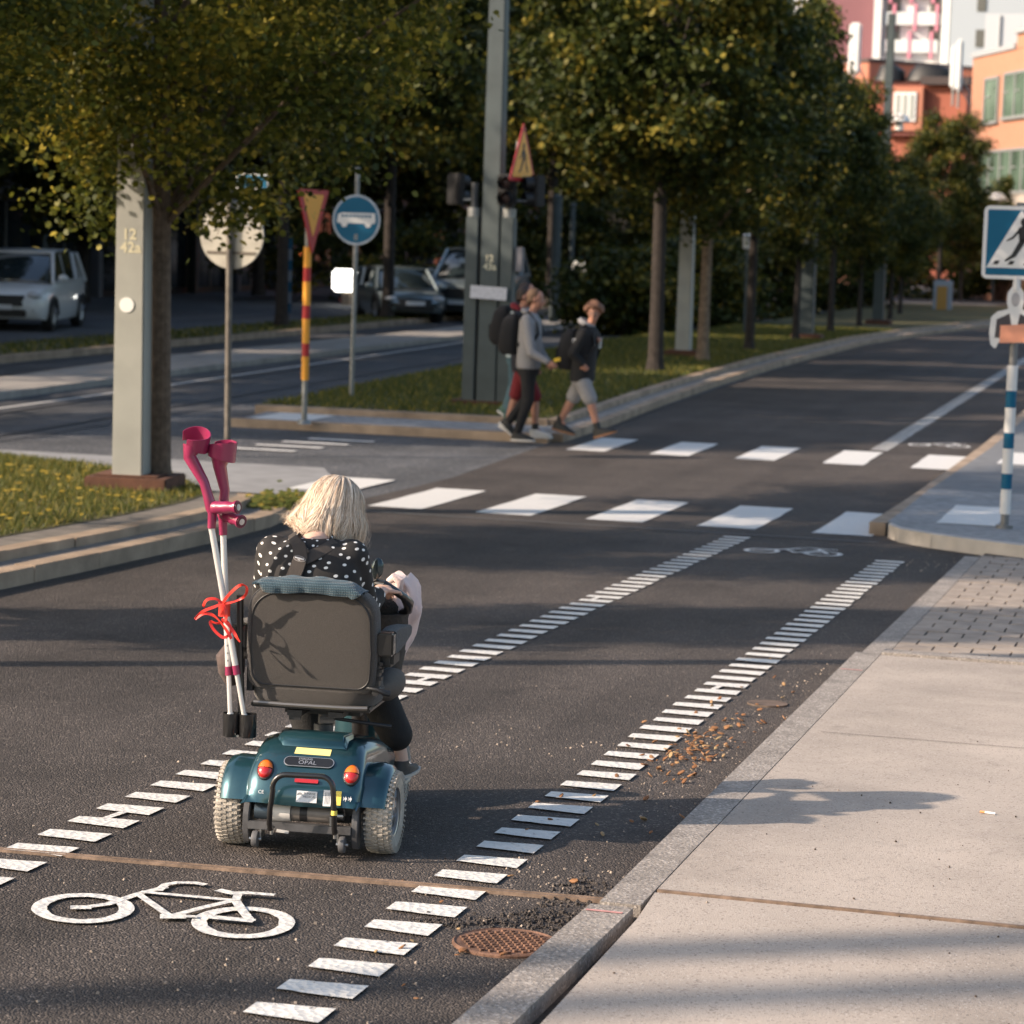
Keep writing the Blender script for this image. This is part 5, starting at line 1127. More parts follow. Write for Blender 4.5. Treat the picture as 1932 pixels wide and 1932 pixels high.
# orange warning sign on the right hand traffic light post
o = thing('warning_sign', 'orange triangular warning sign above the traffic light right of the tall pole', 'warning sign', (CX+.33, CY-.05, g(CY)+.16), 0)
nrm = Vector((.90, -.10, 0)).normalized(); mx = facing((.06, 0, 2.98), (nrm.x, nrm.y-.02, 0)); P_ = tri(None, .78)
MB().cyl((0, 0, 2.95), (0, 0, 3.5), .03).build('post', GALV, o)
pl = MB().prism(P_, .012, mx).build('plate', SRED, o); MB().prism(scalep(P_, .80), .003, mx @ Matrix.Translation((0, 0, .0125))).build('field', SYEL, pl)
q = MB(); m2 = mx @ Matrix.Translation((0, .12, .017))
def walker(q, mx, k=1.0, mir=1, th=.002):
    def pr(pts): q.prism([(x*mir*k, y*k) for x, y in (pts if mir > 0 else pts[::-1])], th, mx)
    pr([(.035*math.cos(R(a))+.005, .36+.042*math.sin(R(a))) for a in range(0, 360, 30)])
    pr([(-.05, .30), (.0, .33), (.05, .30), (.045, .19), (.02, .17), (-.035, .18)])
    pr([(-.03, .19), (.035, .19), (-.06, .03), (-.155, -.02), (-.165, -.005), (-.10, .05)]); pr([(-.02, .19), (.045, .19), (.10, .06), (.15, -.0), (.175, .01), (.13, .09), (.06, .2)])
    pr([(-.04, .30), (-.03, .27), (-.09, .20), (-.15, .175), (-.155, .185), (-.10, .22)]); pr([(.035, .30), (.11, .22), (.12, .17), (.108, .165), (.095, .2), (.04, .25)])
walker(q, m2, .95); q.build('pictogram', SBLK, pl)
# give-way sign on banded post
o = thing('give_way_sign', 'yellow and red give way triangle seen edge-on above a red and yellow banded post', 'give way sign', (-10.36, 28.40, g(29)+.09)); 
MB().cyl((0, 0, 0), (0, 0, 2.6), .035).cyl((0, 0, 0), (0, 0, .05), .09, .07).build('post', GALV, o, smooth=True)
zs = [.78, 1.09, 1.28, 1.59, 1.78, 2.09]
for i, (z0, z1, m) in enumerate(((.60, .91, SYEL), (.91, 1.08, SRED), (1.08, 1.40, SYEL), (1.40, 1.57, SRED), (1.57, 1.88, SYEL), (1.88, 2.06, SRED), (2.06, 2.33, SYEL))):
    z0, z1 = z0*.93-.03, z1*.93-.03
    MB().cyl((0, 0, z0+.001), (0, 0, z1), .046, n=20).build('band', m, o, smooth=True)
z0 = 2.04; mx = facing((.05, 0, z0), (.93, -.08, 0)); P_ = tri(None, .78, .05, True)
pl = MB().prism(P_, .012, mx).build('plate', SRED, o); MB().prism(scalep(P_, .66), .003, mx @ Matrix.Translation((0, .03, .0125))).build('field', SYEL, pl)
# bus lane sign
o = thing('bus_lane_sign', 'round blue bus lane sign with white bus symbol on a grey post', 'road sign', (-11.07, 32.2, g(32)+.16)); MB().tube([(0, 0, 0), (.02, 0, 3.12)], .034, 12).build('post', GALV, o, smooth=True)
mx = facing((.035, -.05, 2.41)); rr = .34
pl = MB().lathe([(rr, 0), (rr, .008)], n=48).xf(mx).build('plate', mat('sign_rim', (.40, .45, .5), .45), o); MB().lathe([(rr*.91, .0), (rr*.91, .002)], n=48).xf(mx @ Matrix.Translation((0, 0, .009))).build('blue_field', SBLUE, pl)
mb = MB(); mq = mx @ Matrix.Translation((0, .0, .0125))
mb.prism([(-.27, -.045), (.265, -.045), (.275, .0), (.265, .095), (-.20, .095), (-.255, .075), (-.275, .0)], .002, mq)
for cx in (-.17, .17): mb.prism([(cx+.045*math.cos(R(a)), -.055+.045*math.sin(R(a))) for a in range(0, 360, 24)], .002, mq @ Matrix.Translation((0, 0, .0003)))
bs2 = mb.build('bus_symbol', SWHT, pl); mb = MB()
for k in range(8): mb.prism([(-.21+.055*k, .035), (-.17+.055*k, .035), (-.17+.055*k, .068), (-.21+.055*k, .068)], .001, mq @ Matrix.Translation((0, 0, .003)))
mb.build('bus_windows', SBLUE, bs2); text('8', .12, 'sign_number', SBACK, pl, mx @ Matrix.Translation((.0, -.235, .013)), .001)
# round sign seen from behind
o = thing('round_sign', 'round road sign seen from behind on a thin post with a small blue sign above', 'road sign', (-9.95, 24.9, g(24.9)+.0)); MB().cyl((0, 0, 0), (-.02, 0, 2.85), .034).build('post', mat('post_dark', (.13, .115, .10), .6, metal=.3, var=.4, vs=8), o, smooth=True)
mx = facing((-.01, .06, 2.36), (0, 1, 0)); MB().lathe([(.36, -.02), (.365, 0), (.36, .006)], n=48).xf(mx).build('plate', SBACK, o)
MB().box((-.01, .045, 2.17), (.55, .03, .03)).box((-.01, .045, 2.57), (.55, .03, .03)).build('clamp_rail', mat('clamp', (.15, .13, .11), .5, metal=.5), o); MB().box((.17, .03, 2.48), (.08, .004, .03)).build('sticker', LBL, o)
pl = MB().box((.22, .03, 2.93), (.36, .012, .16)).build('blue_sign', SWHT, o, bevel=.004); MB().box((.22, .022, 2.93), (.33, .004, .13)).build('blue_field', SBLUE, pl)
# crossing sign on blue/white post
p = Vector((-1.45, 21.02, 0)); o = thing('crossing_sign', 'blue and white pedestrian crossing sign on a blue and white banded post at right', 'crossing sign', (p.x, p.y, g(p.y)+.112))
MB().cyl((0, 0, 0), (0, 0, 2.7), .034).cyl((0, 0, 0), (0, 0, .03), .07).build('post', mat('post_darkgrey', (.2, .2, .2), .5, metal=.4), o, smooth=True)
for z0, z1, m in ((.12, .33, SWHT), (.33, .46, SBLUE), (.46, .67, SWHT), (.67, .80, SBLUE), (.80, 1.01, SWHT), (1.01, 1.15, SBLUE), (1.15, 1.36, SWHT)): MB().cyl((0, 0, z0+.001), (0, 0, z1), .044, n=24).build('band', m, o, smooth=True)
sx = .015; mx = facing((sx, -.05, 2.37)); pl = MB().prism(rrect(.61, .60, .05), .014, mx).build('plate', SWHT, o)
W2 = .29; f = mx @ Matrix.Translation((0, 0, .0145)); MB().prism(rrect(.545, .535, .01), .002, f).build('blue_field', SBLUE, pl)
f = mx @ Matrix.Translation((0, 0, .017)); tw = MB().prism([(-.268, -.208), (.268, -.208), (.006, .262), (-.006, .262)], .002, f).build('white_triangle', SWHT, pl)
q = MB(); walker(q, f @ Matrix.Translation((.02, -.14, .0025)), .86)
for cx in (-.185, -.065, .065, .185): q.prism([(cx-.032, -.18), (cx+.011, -.18), (cx+.028, -.148), (cx-.011, -.148)], .002, f @ Matrix.Translation((0, 0, .0022)))
q.build('pictogram', SBLK, tw); MB().cyl((0, -.04, 2.10), (0, -.04, 1.98), .03).ell((0, -.045, 2.10), (.06, .02, .03)).build('clamp', SWHT, o, smooth=True)
# cut-out figure poster
o2_ = thing('election_figure', 'flat cut-out man in a suit holding an orange board on the crossing sign post', 'poster figure', (p.x, p.y, g(p.y)+.112)); fm = facing((.0, -.05, 1.53)) @ Matrix.Scale(.94, 4)
OUT = [(-.20, .0), (-.215, .10), (-.205, .24), (-.15, .29), (-.06, .315), (-.075, .38), (-.07, .46), (-.03, .515), (.03, .515), (.07, .46), (.075, .38), (.06, .315), (.15, .29), (.205, .24), (.215, .10), (.20, .0), (.165, -.03), (.15, .02), (-.13, .02), (-.15, -.03), (-.17, -.03)]
pl = MB().prism(OUT[::-1], .008, fm).build('board', SWHT, o2_)
f = fm @ Matrix.Translation((0, 0, .009)); MB().prism([(-.165, .06), (-.155, .22), (-.05, .275), (.05, .275), (.155, .22), (.165, .06)][::-1], .001, f).build('suit', mat('print_dark', (.06, .05, .055), .5), pl)
MB().prism([(-.045, .28), (.045, .28), (.012, .10), (-.012, .10)][::-1], .001, f @ Matrix.Translation((0, 0, .0013))).build('shirt', SWHT, pl)
MB().prism([(.036*math.cos(R(a)), .40+.062*math.sin(R(a))) for a in range(0, 360, 20)], .001, f @ Matrix.Translation((0, 0, .0015))).build('face', mat('print_grey', (.38, .36, .36), .5), pl)
MB().prism([(-.12, .015), (.14, .03), (.14, .19), (-.12, .17)], .006, f @ Matrix.Translation((0, 0, .004))).build('orange_board', mat('print_orange', (.80, .33, .2), .5), pl)
# further poles of the avenue
light_pole('grey light pole beside the first lit tree trunk of the island row', -9.5, 47.2, 9.5, None, False, None, .28)
light_pole('distant grey light pole between the avenue trunks, third along the island', -8.74, 57.8, 8.9, None, False, None, .32, PGRN)
light_pole('farthest light pole rising above the trees with a white dome lamp', -8.59, 70, 8.55, None, False, 5.6, .30, PGRN)
light_pole('light pole casting the thin double shadow across the road, outside the photo', -9.1, 9.8, 10.5, None, True)
o = thing('lamp_post', 'thin lamp post outside the photo', 'lamp post', (-9.1, 8.65, g(8.65)+.16)); MB().cyl((0, 0, 0), (0, 0, 7), .09).build('post', GALV, o)
o = thing('street_lamp', 'white dome street lamp hanging over the road at the top right corner', 'street lamp', (-1.6, 41, g(41)+.11)); MB().cyl((0, 0, 0), (0, 0, 7.0), .07).tube([(0, 0, 6.9), (-.6, 0, 7.0), (-1.3, 0, 6.85)], .03, 8).build('post', PGRN, o); MB().lathe([(.03, .30), (.14, .27), (.26, .15), (.31, .02), (.30, 0), (.05, -.02)], (-1.33, 0, 6.45), n=28).build('dome', SWHT, o, smooth=True); MB().cyl((-1.33, 0, 6.7), (-1.33, 0, 6.86), .03).build('hanger', PGRN, o)
o = thing('street_lamp', 'small distant dome lamp in front of the green windows', 'street lamp', (-8.6, 110, g(110))); MB().cyl((0, 0, 0), (0, 0, 4.5), .07).build('post', PGRN, o); MB().lathe([(.03, .3), (.2, .26), (.34, .12), (.38, 0)], (0, 0, 4.4), n=20).build('dome', SWHT, o, smooth=True)
# posts and globe lamps across the tram street
for x, y, h, lab in ((-16.4, 64, 3.4, 'slim grey-blue post behind the walking group'), (-16.47, 66, 3.2, 'thin dark post right of the blue-grey post behind the group')):
    o = thing('post', lab, 'post', (x, y, g(y))); MB().cyl((0, 0, 0), (0, 0, h), .13 if y < 65 else .07).cyl((0, 0, h), (0, 0, h+.06), .13, .02).build('shaft', PGRN, o, smooth=True)
o = thing('globe_lamp', 'white globe lamp glowing between the teenagers', 'lamp', (-15.26, 62, g(62))); MB().cyl((0, 0, 0), (0, 0, 1.5), .04).build('post', PGRN, o); MB().ell((0, 0, 1.6), (.19, .19, .19)).build('globe', mat('globe', (.85, .72, .55), .4, emit=.5), o, smooth=True)
o = thing('lamp_post', 'small white lantern lamp beside the sunlit trunk', 'lamp post', (-10.6, 60, g(60))); MB().cyl((0, 0, 0), (0, 0, 2.2), .03).build('post', PGRN, o); MB().lathe([(.09, 0), (.13, .3), (.15, .32), (.02, .38)], (0, 0, 2.2), n=14).build('lantern', SWHT, o, smooth=True)
# ================================================================== TREES
LF = leaf_mat('lime_leaves', (.045, .062, .012), (.15, .155, .022), (.44, .35, .05), .42, 1.1)
LF2 = leaf_mat('dark_leaves', (.028, .042, .010), (.08, .092, .017), (.26, .205, .03), .3, .9)
LF3 = leaf_mat('sunlit_leaves', (.09, .10, .016), (.26, .23, .035), (.42, .34, .05), .5)  # leaf colour brightened to carry sunlight where the bushes stand in shade
BARK = mat('bark', (.034, .027, .023), .95, var=.35, vs=9, bump=2.5, bs=30); BARKN = mat('bark_sunlit_near', (.13, .095, .07), .95, var=.35, vs=14, bump=2.5, bs=45); BARKL = mat('bark_sunlit', (.20, .145, .10), .95, var=.35, vs=12, bump=2, bs=40)  # last two are paler copies of bark, sunlight put into their colour
def crown_mesh(name, rx, rz, nclump, nleaf, ls, mats, seed, sig=.34, bottom=-1.0):
    r = np.random.default_rng(seed); c = []
    while len(c) < nclump:
        p = r.normal(size=3); p /= np.linalg.norm(p); rad = r.uniform(.35, 1)**.5
        lump = 1+.13*math.sin(p[0]*4+seed)+.12*math.sin(p[1]*5+seed*2)+.10*math.sin(p[2]*6+seed*3)
        q = p*rad*lump
        if q[2] < bottom: continue
        wz = 1 - .38*max(0, q[2]); c.append((q[0]*rx*wz, q[1]*rx*wz, q[2]*rz))
    c = np.array(c); n = nclump*nleaf; ctr = np.repeat(c, nleaf, axis=0)+r.normal(size=(n, 3))*np.array([sig, sig, sig*.62])
    # leaf frames, drooping
    nn = r.normal(size=(n, 3)); nn[:, 2] = np.abs(nn[:, 2])+.4; nn /= np.linalg.norm(nn, axis=1)[:, None]
    a = np.cross(nn, r.normal(size=(n, 3))); a /= np.linalg.norm(a, axis=1)[:, None]; b = np.cross(nn, a); s = ls*r.uniform(.6, 1.25, n)[:, None]
    v = np.stack([ctr-a*s*.5, ctr-a*s*.2-b*s*.36+nn*s*.07, ctr+a*s*.22-b*s*.34+nn*s*.07, ctr+a*s*.55, ctr+a*s*.22+b*s*.34+nn*s*.07, ctr-a*s*.2+b*s*.36+nn*s*.07], axis=1).reshape(-1, 3)
    me = bpy.data.meshes.new(name); me.vertices.add(n*6); me.vertices.foreach_set('co', v.ravel()); me.loops.add(n*6); me.loops.foreach_set('vertex_index', np.arange(n*6, dtype=np.int32))
    me.polygons.add(n); me.polygons.foreach_set('loop_start', np.arange(0, n*6, 6, dtype=np.int32)); me.polygons.foreach_set('loop_total', np.full(n, 6, dtype=np.int32)); me.materials.append(mats); me.update(calc_edges=True)
    return me, c
def trunk_mesh(name, h, r_, c, zc, seed, m):
    rs = random.Random(seed); mb = MB(); lean = Vector((rs.uniform(-.15, .15), rs.uniform(-.15, .15), 0))
    pts = [Vector((0, 0, 0))+lean*(t*t)+Vector((0, 0, h*t)) for t in (0, .03, .15, .4, .7, 1)]; mb.tube(pts, [r_*1.5, r_*1.15, r_, r_*.92, r_*.6, r_*.25], 12)
    idx = list(range(len(c))); rs.shuffle(idx)
    for i in idx[:22]:
        t = rs.uniform(.30, .85); p0 = lean*(t*t)+Vector((0, 0, h*t)); q = Vector(c[i])+Vector((0, 0, zc))
        if q.z < p0.z-.3: continue
        m1 = p0.lerp(q, .5)+Vector((0, 0, .25)); mb.tube([p0, m1, q], [r_*.38, r_*.22, r_*.06], 6)
    me = mb.build(name, m).data; o = [x for x in COL.objects if x.data == me][0]; bpy.data.objects.remove(o); return me
KINDS = []
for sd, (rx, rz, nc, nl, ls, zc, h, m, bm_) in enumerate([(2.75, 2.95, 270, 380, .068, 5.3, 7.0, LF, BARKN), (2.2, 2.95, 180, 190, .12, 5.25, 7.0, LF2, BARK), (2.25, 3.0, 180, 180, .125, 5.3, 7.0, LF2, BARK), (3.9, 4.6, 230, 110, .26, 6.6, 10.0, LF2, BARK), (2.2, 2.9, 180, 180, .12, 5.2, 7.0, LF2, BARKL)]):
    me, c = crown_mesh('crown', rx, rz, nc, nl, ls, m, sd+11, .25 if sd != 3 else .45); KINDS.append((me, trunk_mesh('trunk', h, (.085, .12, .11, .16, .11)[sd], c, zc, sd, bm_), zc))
def tree(name, label, x, y, k, s=1., rz=0, group='lime trees of the avenue', zs=None, z=None):
    o = thing(name, label, 'tree', (x, y, (g(y)+.16) if z is None else z), rz, group); o.scale = (s, s, zs or s); cm, tm, zc = KINDS[k]
    c = bpy.data.objects.new('crown', cm); COL.objects.link(c); c.parent = o; c.location = (0, 0, zc)
    t = bpy.data.objects.new('trunk', tm); COL.objects.link(t); t.parent = o; return o
tree('lime_tree', 'nearest avenue tree, its low sunlit branches hanging in from the left edge', -9.6, 15.0, 0, .78, .4, zs=.74)
tree('lime_tree', 'avenue tree directly behind the numbered grey pole', -8.40, 19.5, 0, .95, 2.6, zs=.98)
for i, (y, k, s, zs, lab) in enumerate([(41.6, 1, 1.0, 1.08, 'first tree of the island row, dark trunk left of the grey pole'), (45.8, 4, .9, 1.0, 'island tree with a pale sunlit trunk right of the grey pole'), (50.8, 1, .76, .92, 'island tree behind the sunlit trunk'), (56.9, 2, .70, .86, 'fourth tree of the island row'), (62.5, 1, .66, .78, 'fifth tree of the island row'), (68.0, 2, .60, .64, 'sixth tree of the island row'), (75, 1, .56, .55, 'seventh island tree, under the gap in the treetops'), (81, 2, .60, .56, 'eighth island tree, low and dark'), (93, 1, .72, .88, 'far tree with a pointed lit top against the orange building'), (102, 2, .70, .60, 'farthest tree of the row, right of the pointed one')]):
    tree('lime_tree', lab, -8.85+(-.4 if y > 80 else 0), y, k, s, i*1.7, zs=zs)
for i, (x, y, s) in enumerate([(-20.4, 31, .9), (-20.6, 39.5, 1.0), (-20.5, 47, .95), (-20.3, 54, 1), (-20.2, 61.5, 1), (-20, 69, 1), (-19.6, 76, 1.05), (-18.5, 84, 1.05), (-19, 93, 1.0), (-17.5, 103, .8)]):
    tree('street_tree', ['dark trunk in front of the white car, first of the far row', 'tree of the far row above the grass strip'][i > 0] + ('' if i < 1 else ['', ' left of the round sign', ' behind the round sign', ' behind the give way sign', ' behind the bus sign', ' right of the bus sign', ' left of the tall pole', ' behind the traffic lights', ' right of the traffic lights', ' behind the curly haired teenager'][i]), x, y, 2 if i % 2 else 1, s*1.2, i*2.3, 'street trees beyond the tram street', zs=s*(1.42 if y < 80 else 1.2))
big = [(-29, 52, .9), (-29.5, 63, 1.0), (-29, 75, 1.05), (-28, 88, 1.1), (-25, 101, 1.1), (-21, 113, 1.1), (-18.5, 122, .85), (-11.5, 128, .40), (-7.5, 131, .42)]
for i, (x, y, s) in enumerate(big):
    tree('background_tree', 'tall dark background tree '+['at the far left above the parked white car', 'behind the numbered grey pole', 'behind the round sign', 'behind the give way sign', 'left of the tall dark pole', 'right of the tall dark pole', 'closing the street between the trunks', 'at the end of the road', 'at the right end of the road'][i], x, y, 3, s, i*1.3, 'tall trees closing the background', zs=s*1.08)
# trees outside the photo on the sun side: they throw the bands of shade on the road
for i, (x, y, k, s, zs) in enumerate([(-9.9, 9.9, 1, .42, .70), (-20.2, 23.2, 2, 1.15, 1.35), (-20.3, 28.0, 2, 1.1, 1.35), (-30, 31, 3, 1, 1.1), (-30, 41, 3, 1, 1.2)]):
    tree('street_tree', ['small tree in the near verge, outside the photo', 'nearest street tree beyond the tram street, outside the photo', 'second street tree beyond the tram street, outside the photo', 'tall tree far to the left, outside the photo', 'tall tree farthest back on the left, outside the photo'][i], x, y, k, s, i*1.1, 'trees outside the photo', zs=zs)
for i, (x, y) in enumerate([(-16, -2.25), (-18, -4.0)]):
    o = thing('tram_mast', ['nearer tram wire mast outside the photo', 'farther tram wire mast outside the photo'][i], 'mast', (x, y, g(y)), 0, 'tram masts outside the photo'); MB().cyl((0, 0, 0), (0, 0, 11), .14, .11).build('shaft', PGRN, o)
# shrubs, bush with sunlight painted into its leaves
def bush(name, label, x, y, rx, rz, m, seed, n=60, nl=90, ls=.11, z=None, ry=None):
    me, c = crown_mesh('foliage', rx, rz, n, nl, ls, m, seed, .26); me2 = me; o = thing(name, label, 'shrub', (x, y, g(y)), 0, 'shrubs across the tram street'); f = bpy.data.objects.new('foliage', me2); COL.objects.link(f); f.parent = o; f.location = (0, 0, rz*.8); f.scale = (1, (ry or rx)/rx, 1)
    mb = MB()
    for i in range(7): mb.tube([(0, 0, 0), tuple(c[i]*.5+np.array([0, 0, rz*.6]))], [.03, .01], 5)
    mb.build('stems', BARK, o); return o
bush('bush', 'yellow green bush with sunlight painted into its leaves left of the first dark trunk', -14.9, 72, 1.6, 1.35, LF3, 31)
bush('bush', 'yellow green bush in the gap beside the grey light pole', -14.4, 82, 1.5, 2.6, LF3, 32)
bush('bush', 'low dark shrub behind the light pole', -12.8, 92, 2.2, 1.4, LF2, 33)
bush('bush', 'dark shrub mass beneath the far trees', -10.5, 112, 3.0, 1.9, LF2, 34, ls=.2)
bush('bush', 'dark shrub at the right end of the road', -6.2, 122, 2.6, 2.4, LF2, 35, ls=.2)
bush('bush', 'dark hedge behind the parked dark cars', -26, 80, 5, 1.5, LF2, 36, 120, 80, .18)

for i, (x, y) in enumerate([(-22.5, 82), (-19.6, 81), (-17.0, 80)]): bush('bush', 'dark hedge shrub across the tram street, '+['left of the walking group', 'behind the grey hoodie', 'behind the curly haired teenager'][i], x, y, 2.1, 1.9, LF2, 41+i, 110, 120, .15)
for i, (x, y) in enumerate([(-8.2, 112), (-6.6, 118)]): tree('background_tree', ['low dark tree at the right edge of the far treetops', 'lowest dark tree right beside the orange building'][i], x, y, 3, .42, i*1.3, 'tall trees closing the background', zs=[.46, .40][i])

for i, (x, y, r_, h_) in enumerate([(-13.6, 60, 1.5, 1.2), (-13.4, 68, 1.7, 1.4), (-12.8, 77, 1.9, 1.6), (-12.0, 88, 2.2, 1.8), (-4.6, 107, 2.8, 1.9), (-.5, 110, 2.8, 2.0)]):
    bush('bush', ['dark low shrub seen between the first island trunks', 'dark shrub behind the sunlit trunk', 'dark shrub behind the fourth island trunk', 'dark shrub left of the kiosk', 'dark shrub closing the road end', 'dark shrub beyond the orange board figure'][i], x, y, r_, h_, LF2, 61+i, 90, 110, .15)
# ================================================================== CARS
CWHT = mat('car_white', (.75, .77, .78), .3, coat=1); CDK = mat('car_dark', (.03, .045, .055), .25, coat=1, metal=.4); CSIL = mat('car_silver', (.22, .27, .29), .3, coat=1, metal=.5)
GLS = mat('car_glass', (.02, .03, .035), .05, spec=.9, coat=1); TRB = mat('car_tyre', (.02, .02, .02), .85); HLM = mat('headlamp', (.55, .56, .58), .15, coat=1); TRM = mat('car_trim', (.012, .012, .013), .5)
def car(label, x, y, rz, paint, H=1.62, Ln=4.45, W=1.84, van=False, lamp_on=False, cat='car', z=None):
    o = thing('parked_car' if not van else 'parked_van', label, cat, (x, y, g(y)+.005 if z is None else z), rz, 'cars parked beyond the tram street'); hl = Ln/2
    def sec(t, w, z0, z1, r_=.12): return [(t, -w+.06, z0), (t, w-.06, z0), (t, w, z0+.15), (t, w, z1-r_), (t, w-.08, z1-.02), (t, 0, z1+.01), (t, -w+.08, z1-.02), (t, -w, z1-r_), (t, -w, z0+.15)]
    bz = .62*H; w = W/2; b = MB()      # nose at +x
    b.rings([sec(-hl, w*.80, .42, bz*.9), sec(-hl+.10, w*.93, .30, bz*1.0), sec(-hl+.6, w, .24, bz*1.03), sec(-.3, w, .22, bz*1.0), sec(hl*.42, w, .22, bz*.97), sec(hl*.8, w*.97, .24, bz*.88), sec(hl-.10, w*.86, .28, bz*.78), sec(hl, w*.70, .38, bz*.62)])
    b.build('body', paint, o, smooth=True, sangle=45)
    c = MB(); f0 = hl*.50 if not van else hl*.62
    def cs(t, wb, z0, wt, z1): return [(t, -wb, z0), (t, wb, z0), (t, wt, z1), (t, 0, z1+.02), (t, -wt, z1)]
    top = H-.02
    c.rings([cs(-hl+.12, w*.90, bz*.98, w*.70, bz*1.02), cs(-hl+.42, w*.93, bz*.97, w*.72, top*.95), cs(-hl+1.1, w*.95, bz*.96, w*.76, top), cs(.1, w*.95, bz*.96, w*.76, top), cs(f0-.62, w*.95, bz*.94, w*.74, top*.965), cs(f0+.1, w*.90, bz*.93, w*.78, bz*.98)])
    gb = c.build('greenhouse', GLS, o, smooth=True, sangle=50, bevel=.05)
    r_ = MB(); r_.rings([[(t, -wt, z1), (t, wt, z1), (t, wt-.04, z1+.035), (t, 0, z1+.05), (t, -wt+.04, z1+.035)] for t, wt, z1 in ((-hl+.40, w*.72, top*.955), (-hl+1.1, w*.77, top-.005), (.1, w*.77, top-.005), (f0-.60, w*.74, top*.965))])
    rf = r_.build('roof', paint, o, smooth=True)
    for s in (-1, 1):
        p = MB()
        for (t0, t1, tk) in ((f0+.08, f0-.60, .04), (.0, -.05, .035), (-hl+1.2, -hl+.95, .06), (-hl+.16, -hl+.42, .05)):
            za, zb = bz*.95, top*.965; p.tube([(t0, s*w*.925, za), (t1, s*w*.755, zb)], tk, 6)
        p.tube([(f0+.1, s*w*.95, bz*.96), (0, s*w*.985, bz*.995), (-hl+.3, s*w*.94, bz*1.0)], .03, 6); p.build('pillars', paint, o)
        MB().ell((f0-.15, s*(w+.10), bz*1.05), (.06, .12, .085)).build('wing_mirror', paint, o, smooth=True)
        for tx in (hl-.85, -hl+.85):
            wh = MB().lathe([(.2, -.10), (.33, -.11), (.345, -.08), (.345, .08), (.33, .11), (.2, .10)], (tx, s*(w-.10), .345), (0, 1, 0), 26, caps=False); wp = wh.build('wheel', TRB, o, smooth=True)
            q = MB(); q.lathe([(.21, .0), (.20, .03*s), (.05, .06*s), (0, .06*s)], (tx, s*(w-.05), .345), (0, 1, 0), 20)
            for k in range(5): a = 2*math.pi*k/5; q.tube([(tx, s*(w+.02), .345), (tx+.2*math.cos(a), s*(w+.01), .345+.2*math.sin(a))], .025, 5)
            q.build('rim', RIM, wp, smooth=True)
            MB().tube([(tx+.39*math.cos(R(a)), s*(w+.004), .345+.39*math.sin(R(a))) for a in range(0, 181, 15)], .035, 6).build('wheel_arch', TRM, o)
        m_ = mat('headlamp_lit', (1, .98, .8), .2, emit=6) if (lamp_on and s > 0) else HLM
        MB().ell((hl-.16, s*w*.70, bz*.72), (.15, .20, .085), (0, 0, -s*.5)).build('headlight', m_, o, smooth=True)
        MB().ell((hl-.10, s*w*.66, .46), (.10, .12, .06)).build('fog_lamp', HLM, o, smooth=True)
    MB().loft([((hl-.02, 0, bz*.50), .05, w*.50), ((hl-.05, 0, bz*.72), .05, w*.52)], 20, 4).build('grille', TRM, o); MB().box((hl-.02, 0, .40), (.10, w*1.15, .16)).build('lower_intake', TRM, o, bevel=.03)
    MB().box((hl+.04, 0, .52), (.012, .50, .11)).build('number_plate', LBL, o)
    return o
def to_ground(px, py): 
    d = fw+rt*((px-966)/4700)-up*((py-966)/4700); z0 = g(60); t = (z0-CH)/d.z; return Vector((0, 0, CH))+d*t
def pt(px, py, Y):
    d = fw+rt*((px-966)/4700)-up*((py-966)/4700); return Vector((0, 0, CH))+d*(Y/d.y)
p = to_ground(52, 622); car('white SUV parked facing the camera behind a dark trunk at the far left', p.x-.55, p.y+1.0, R(-77), CWHT, 1.74, 4.5, 1.92)
p = to_ground(728, 606); car('dark car parked sideways right of the bus sign post', p.x, p.y+1, R(-60), CSIL, 1.42, 4.3, 1.76)
p = to_ground(800, 602); car('small dark car with one bright headlight lit beside the van', p.x, p.y+2, R(-72), CDK, 1.42, 4.0, 1.7, lamp_on=True)
p = to_ground(868, 604); car('dark tall van with pale roof front just left of the tall pole', p.x+.25, p.y+1, R(-88), CSIL, 2.0, 4.8, 1.9, True, cat='van')
# ================================================================== BACKGROUND BUILDINGS
def facade(o, name, m, o0, u, v, rects, d, dep=.06):
    pass
DKF = mat('dark_facade', (.035, .038, .042), .5, var=.2, vs=.6); DKG = mat('shop_glass', (.02, .026, .03), .08, spec=.8); LTG = mat('lit_panel', (.18, .22, .24), .4); WCOL = mat('concrete_band', (.16, .165, .18), .7)
b = thing('shop_building', 'long dark glass fronted building behind the parked cars at left', 'building', (-33.5, 45, g(60)))
MB().box((-5, 40, 4.2), (10, 110, 8.4)).build('wall', DKF, b)
for k in range(27):
    y = -12+k*3.9; f = MB().box((.03, y+1.95, 1.55), (.05, 3.5, 2.7)).build('window', DKG, b); MB().box((.07, y+1.95, 1.55), (.05, .06, 2.7)).build('mullion', GALV, f)
    MB().box((.25, y, 1.7), (.3, .3, 3.4)).build('column', WCOL if k % 3 else PGRN, b)
MB().box((.35, 40, 3.25), (.7, 108, .28)).build('canopy', WCOL, b)
for y, z, w_, h_ in ((39.2, 2.3, .9, 1.3), (42.8, 2.4, .7, 1.1), (40, 1.2, .5, .9)): MB().box((.12, y, z), (.04, w_, h_)).build('lit_window', LTG, b)
fl = thing('string_lights', 'string of small orange bulbs above the shop front', 'string lights', (0, 0, 0))
q = MB(); P0, P1 = pt(505, 476, 88), pt(580, 482, 88)
q.tube([P0.lerp(P1, t/8)+Vector((0, 0, -.1*math.sin(math.pi*t/8))) for t in range(9)], .01, 5); q.build('cable', TRM, fl); OB = mat('orange_bulb', (1, .22, .06), .3, emit=9)
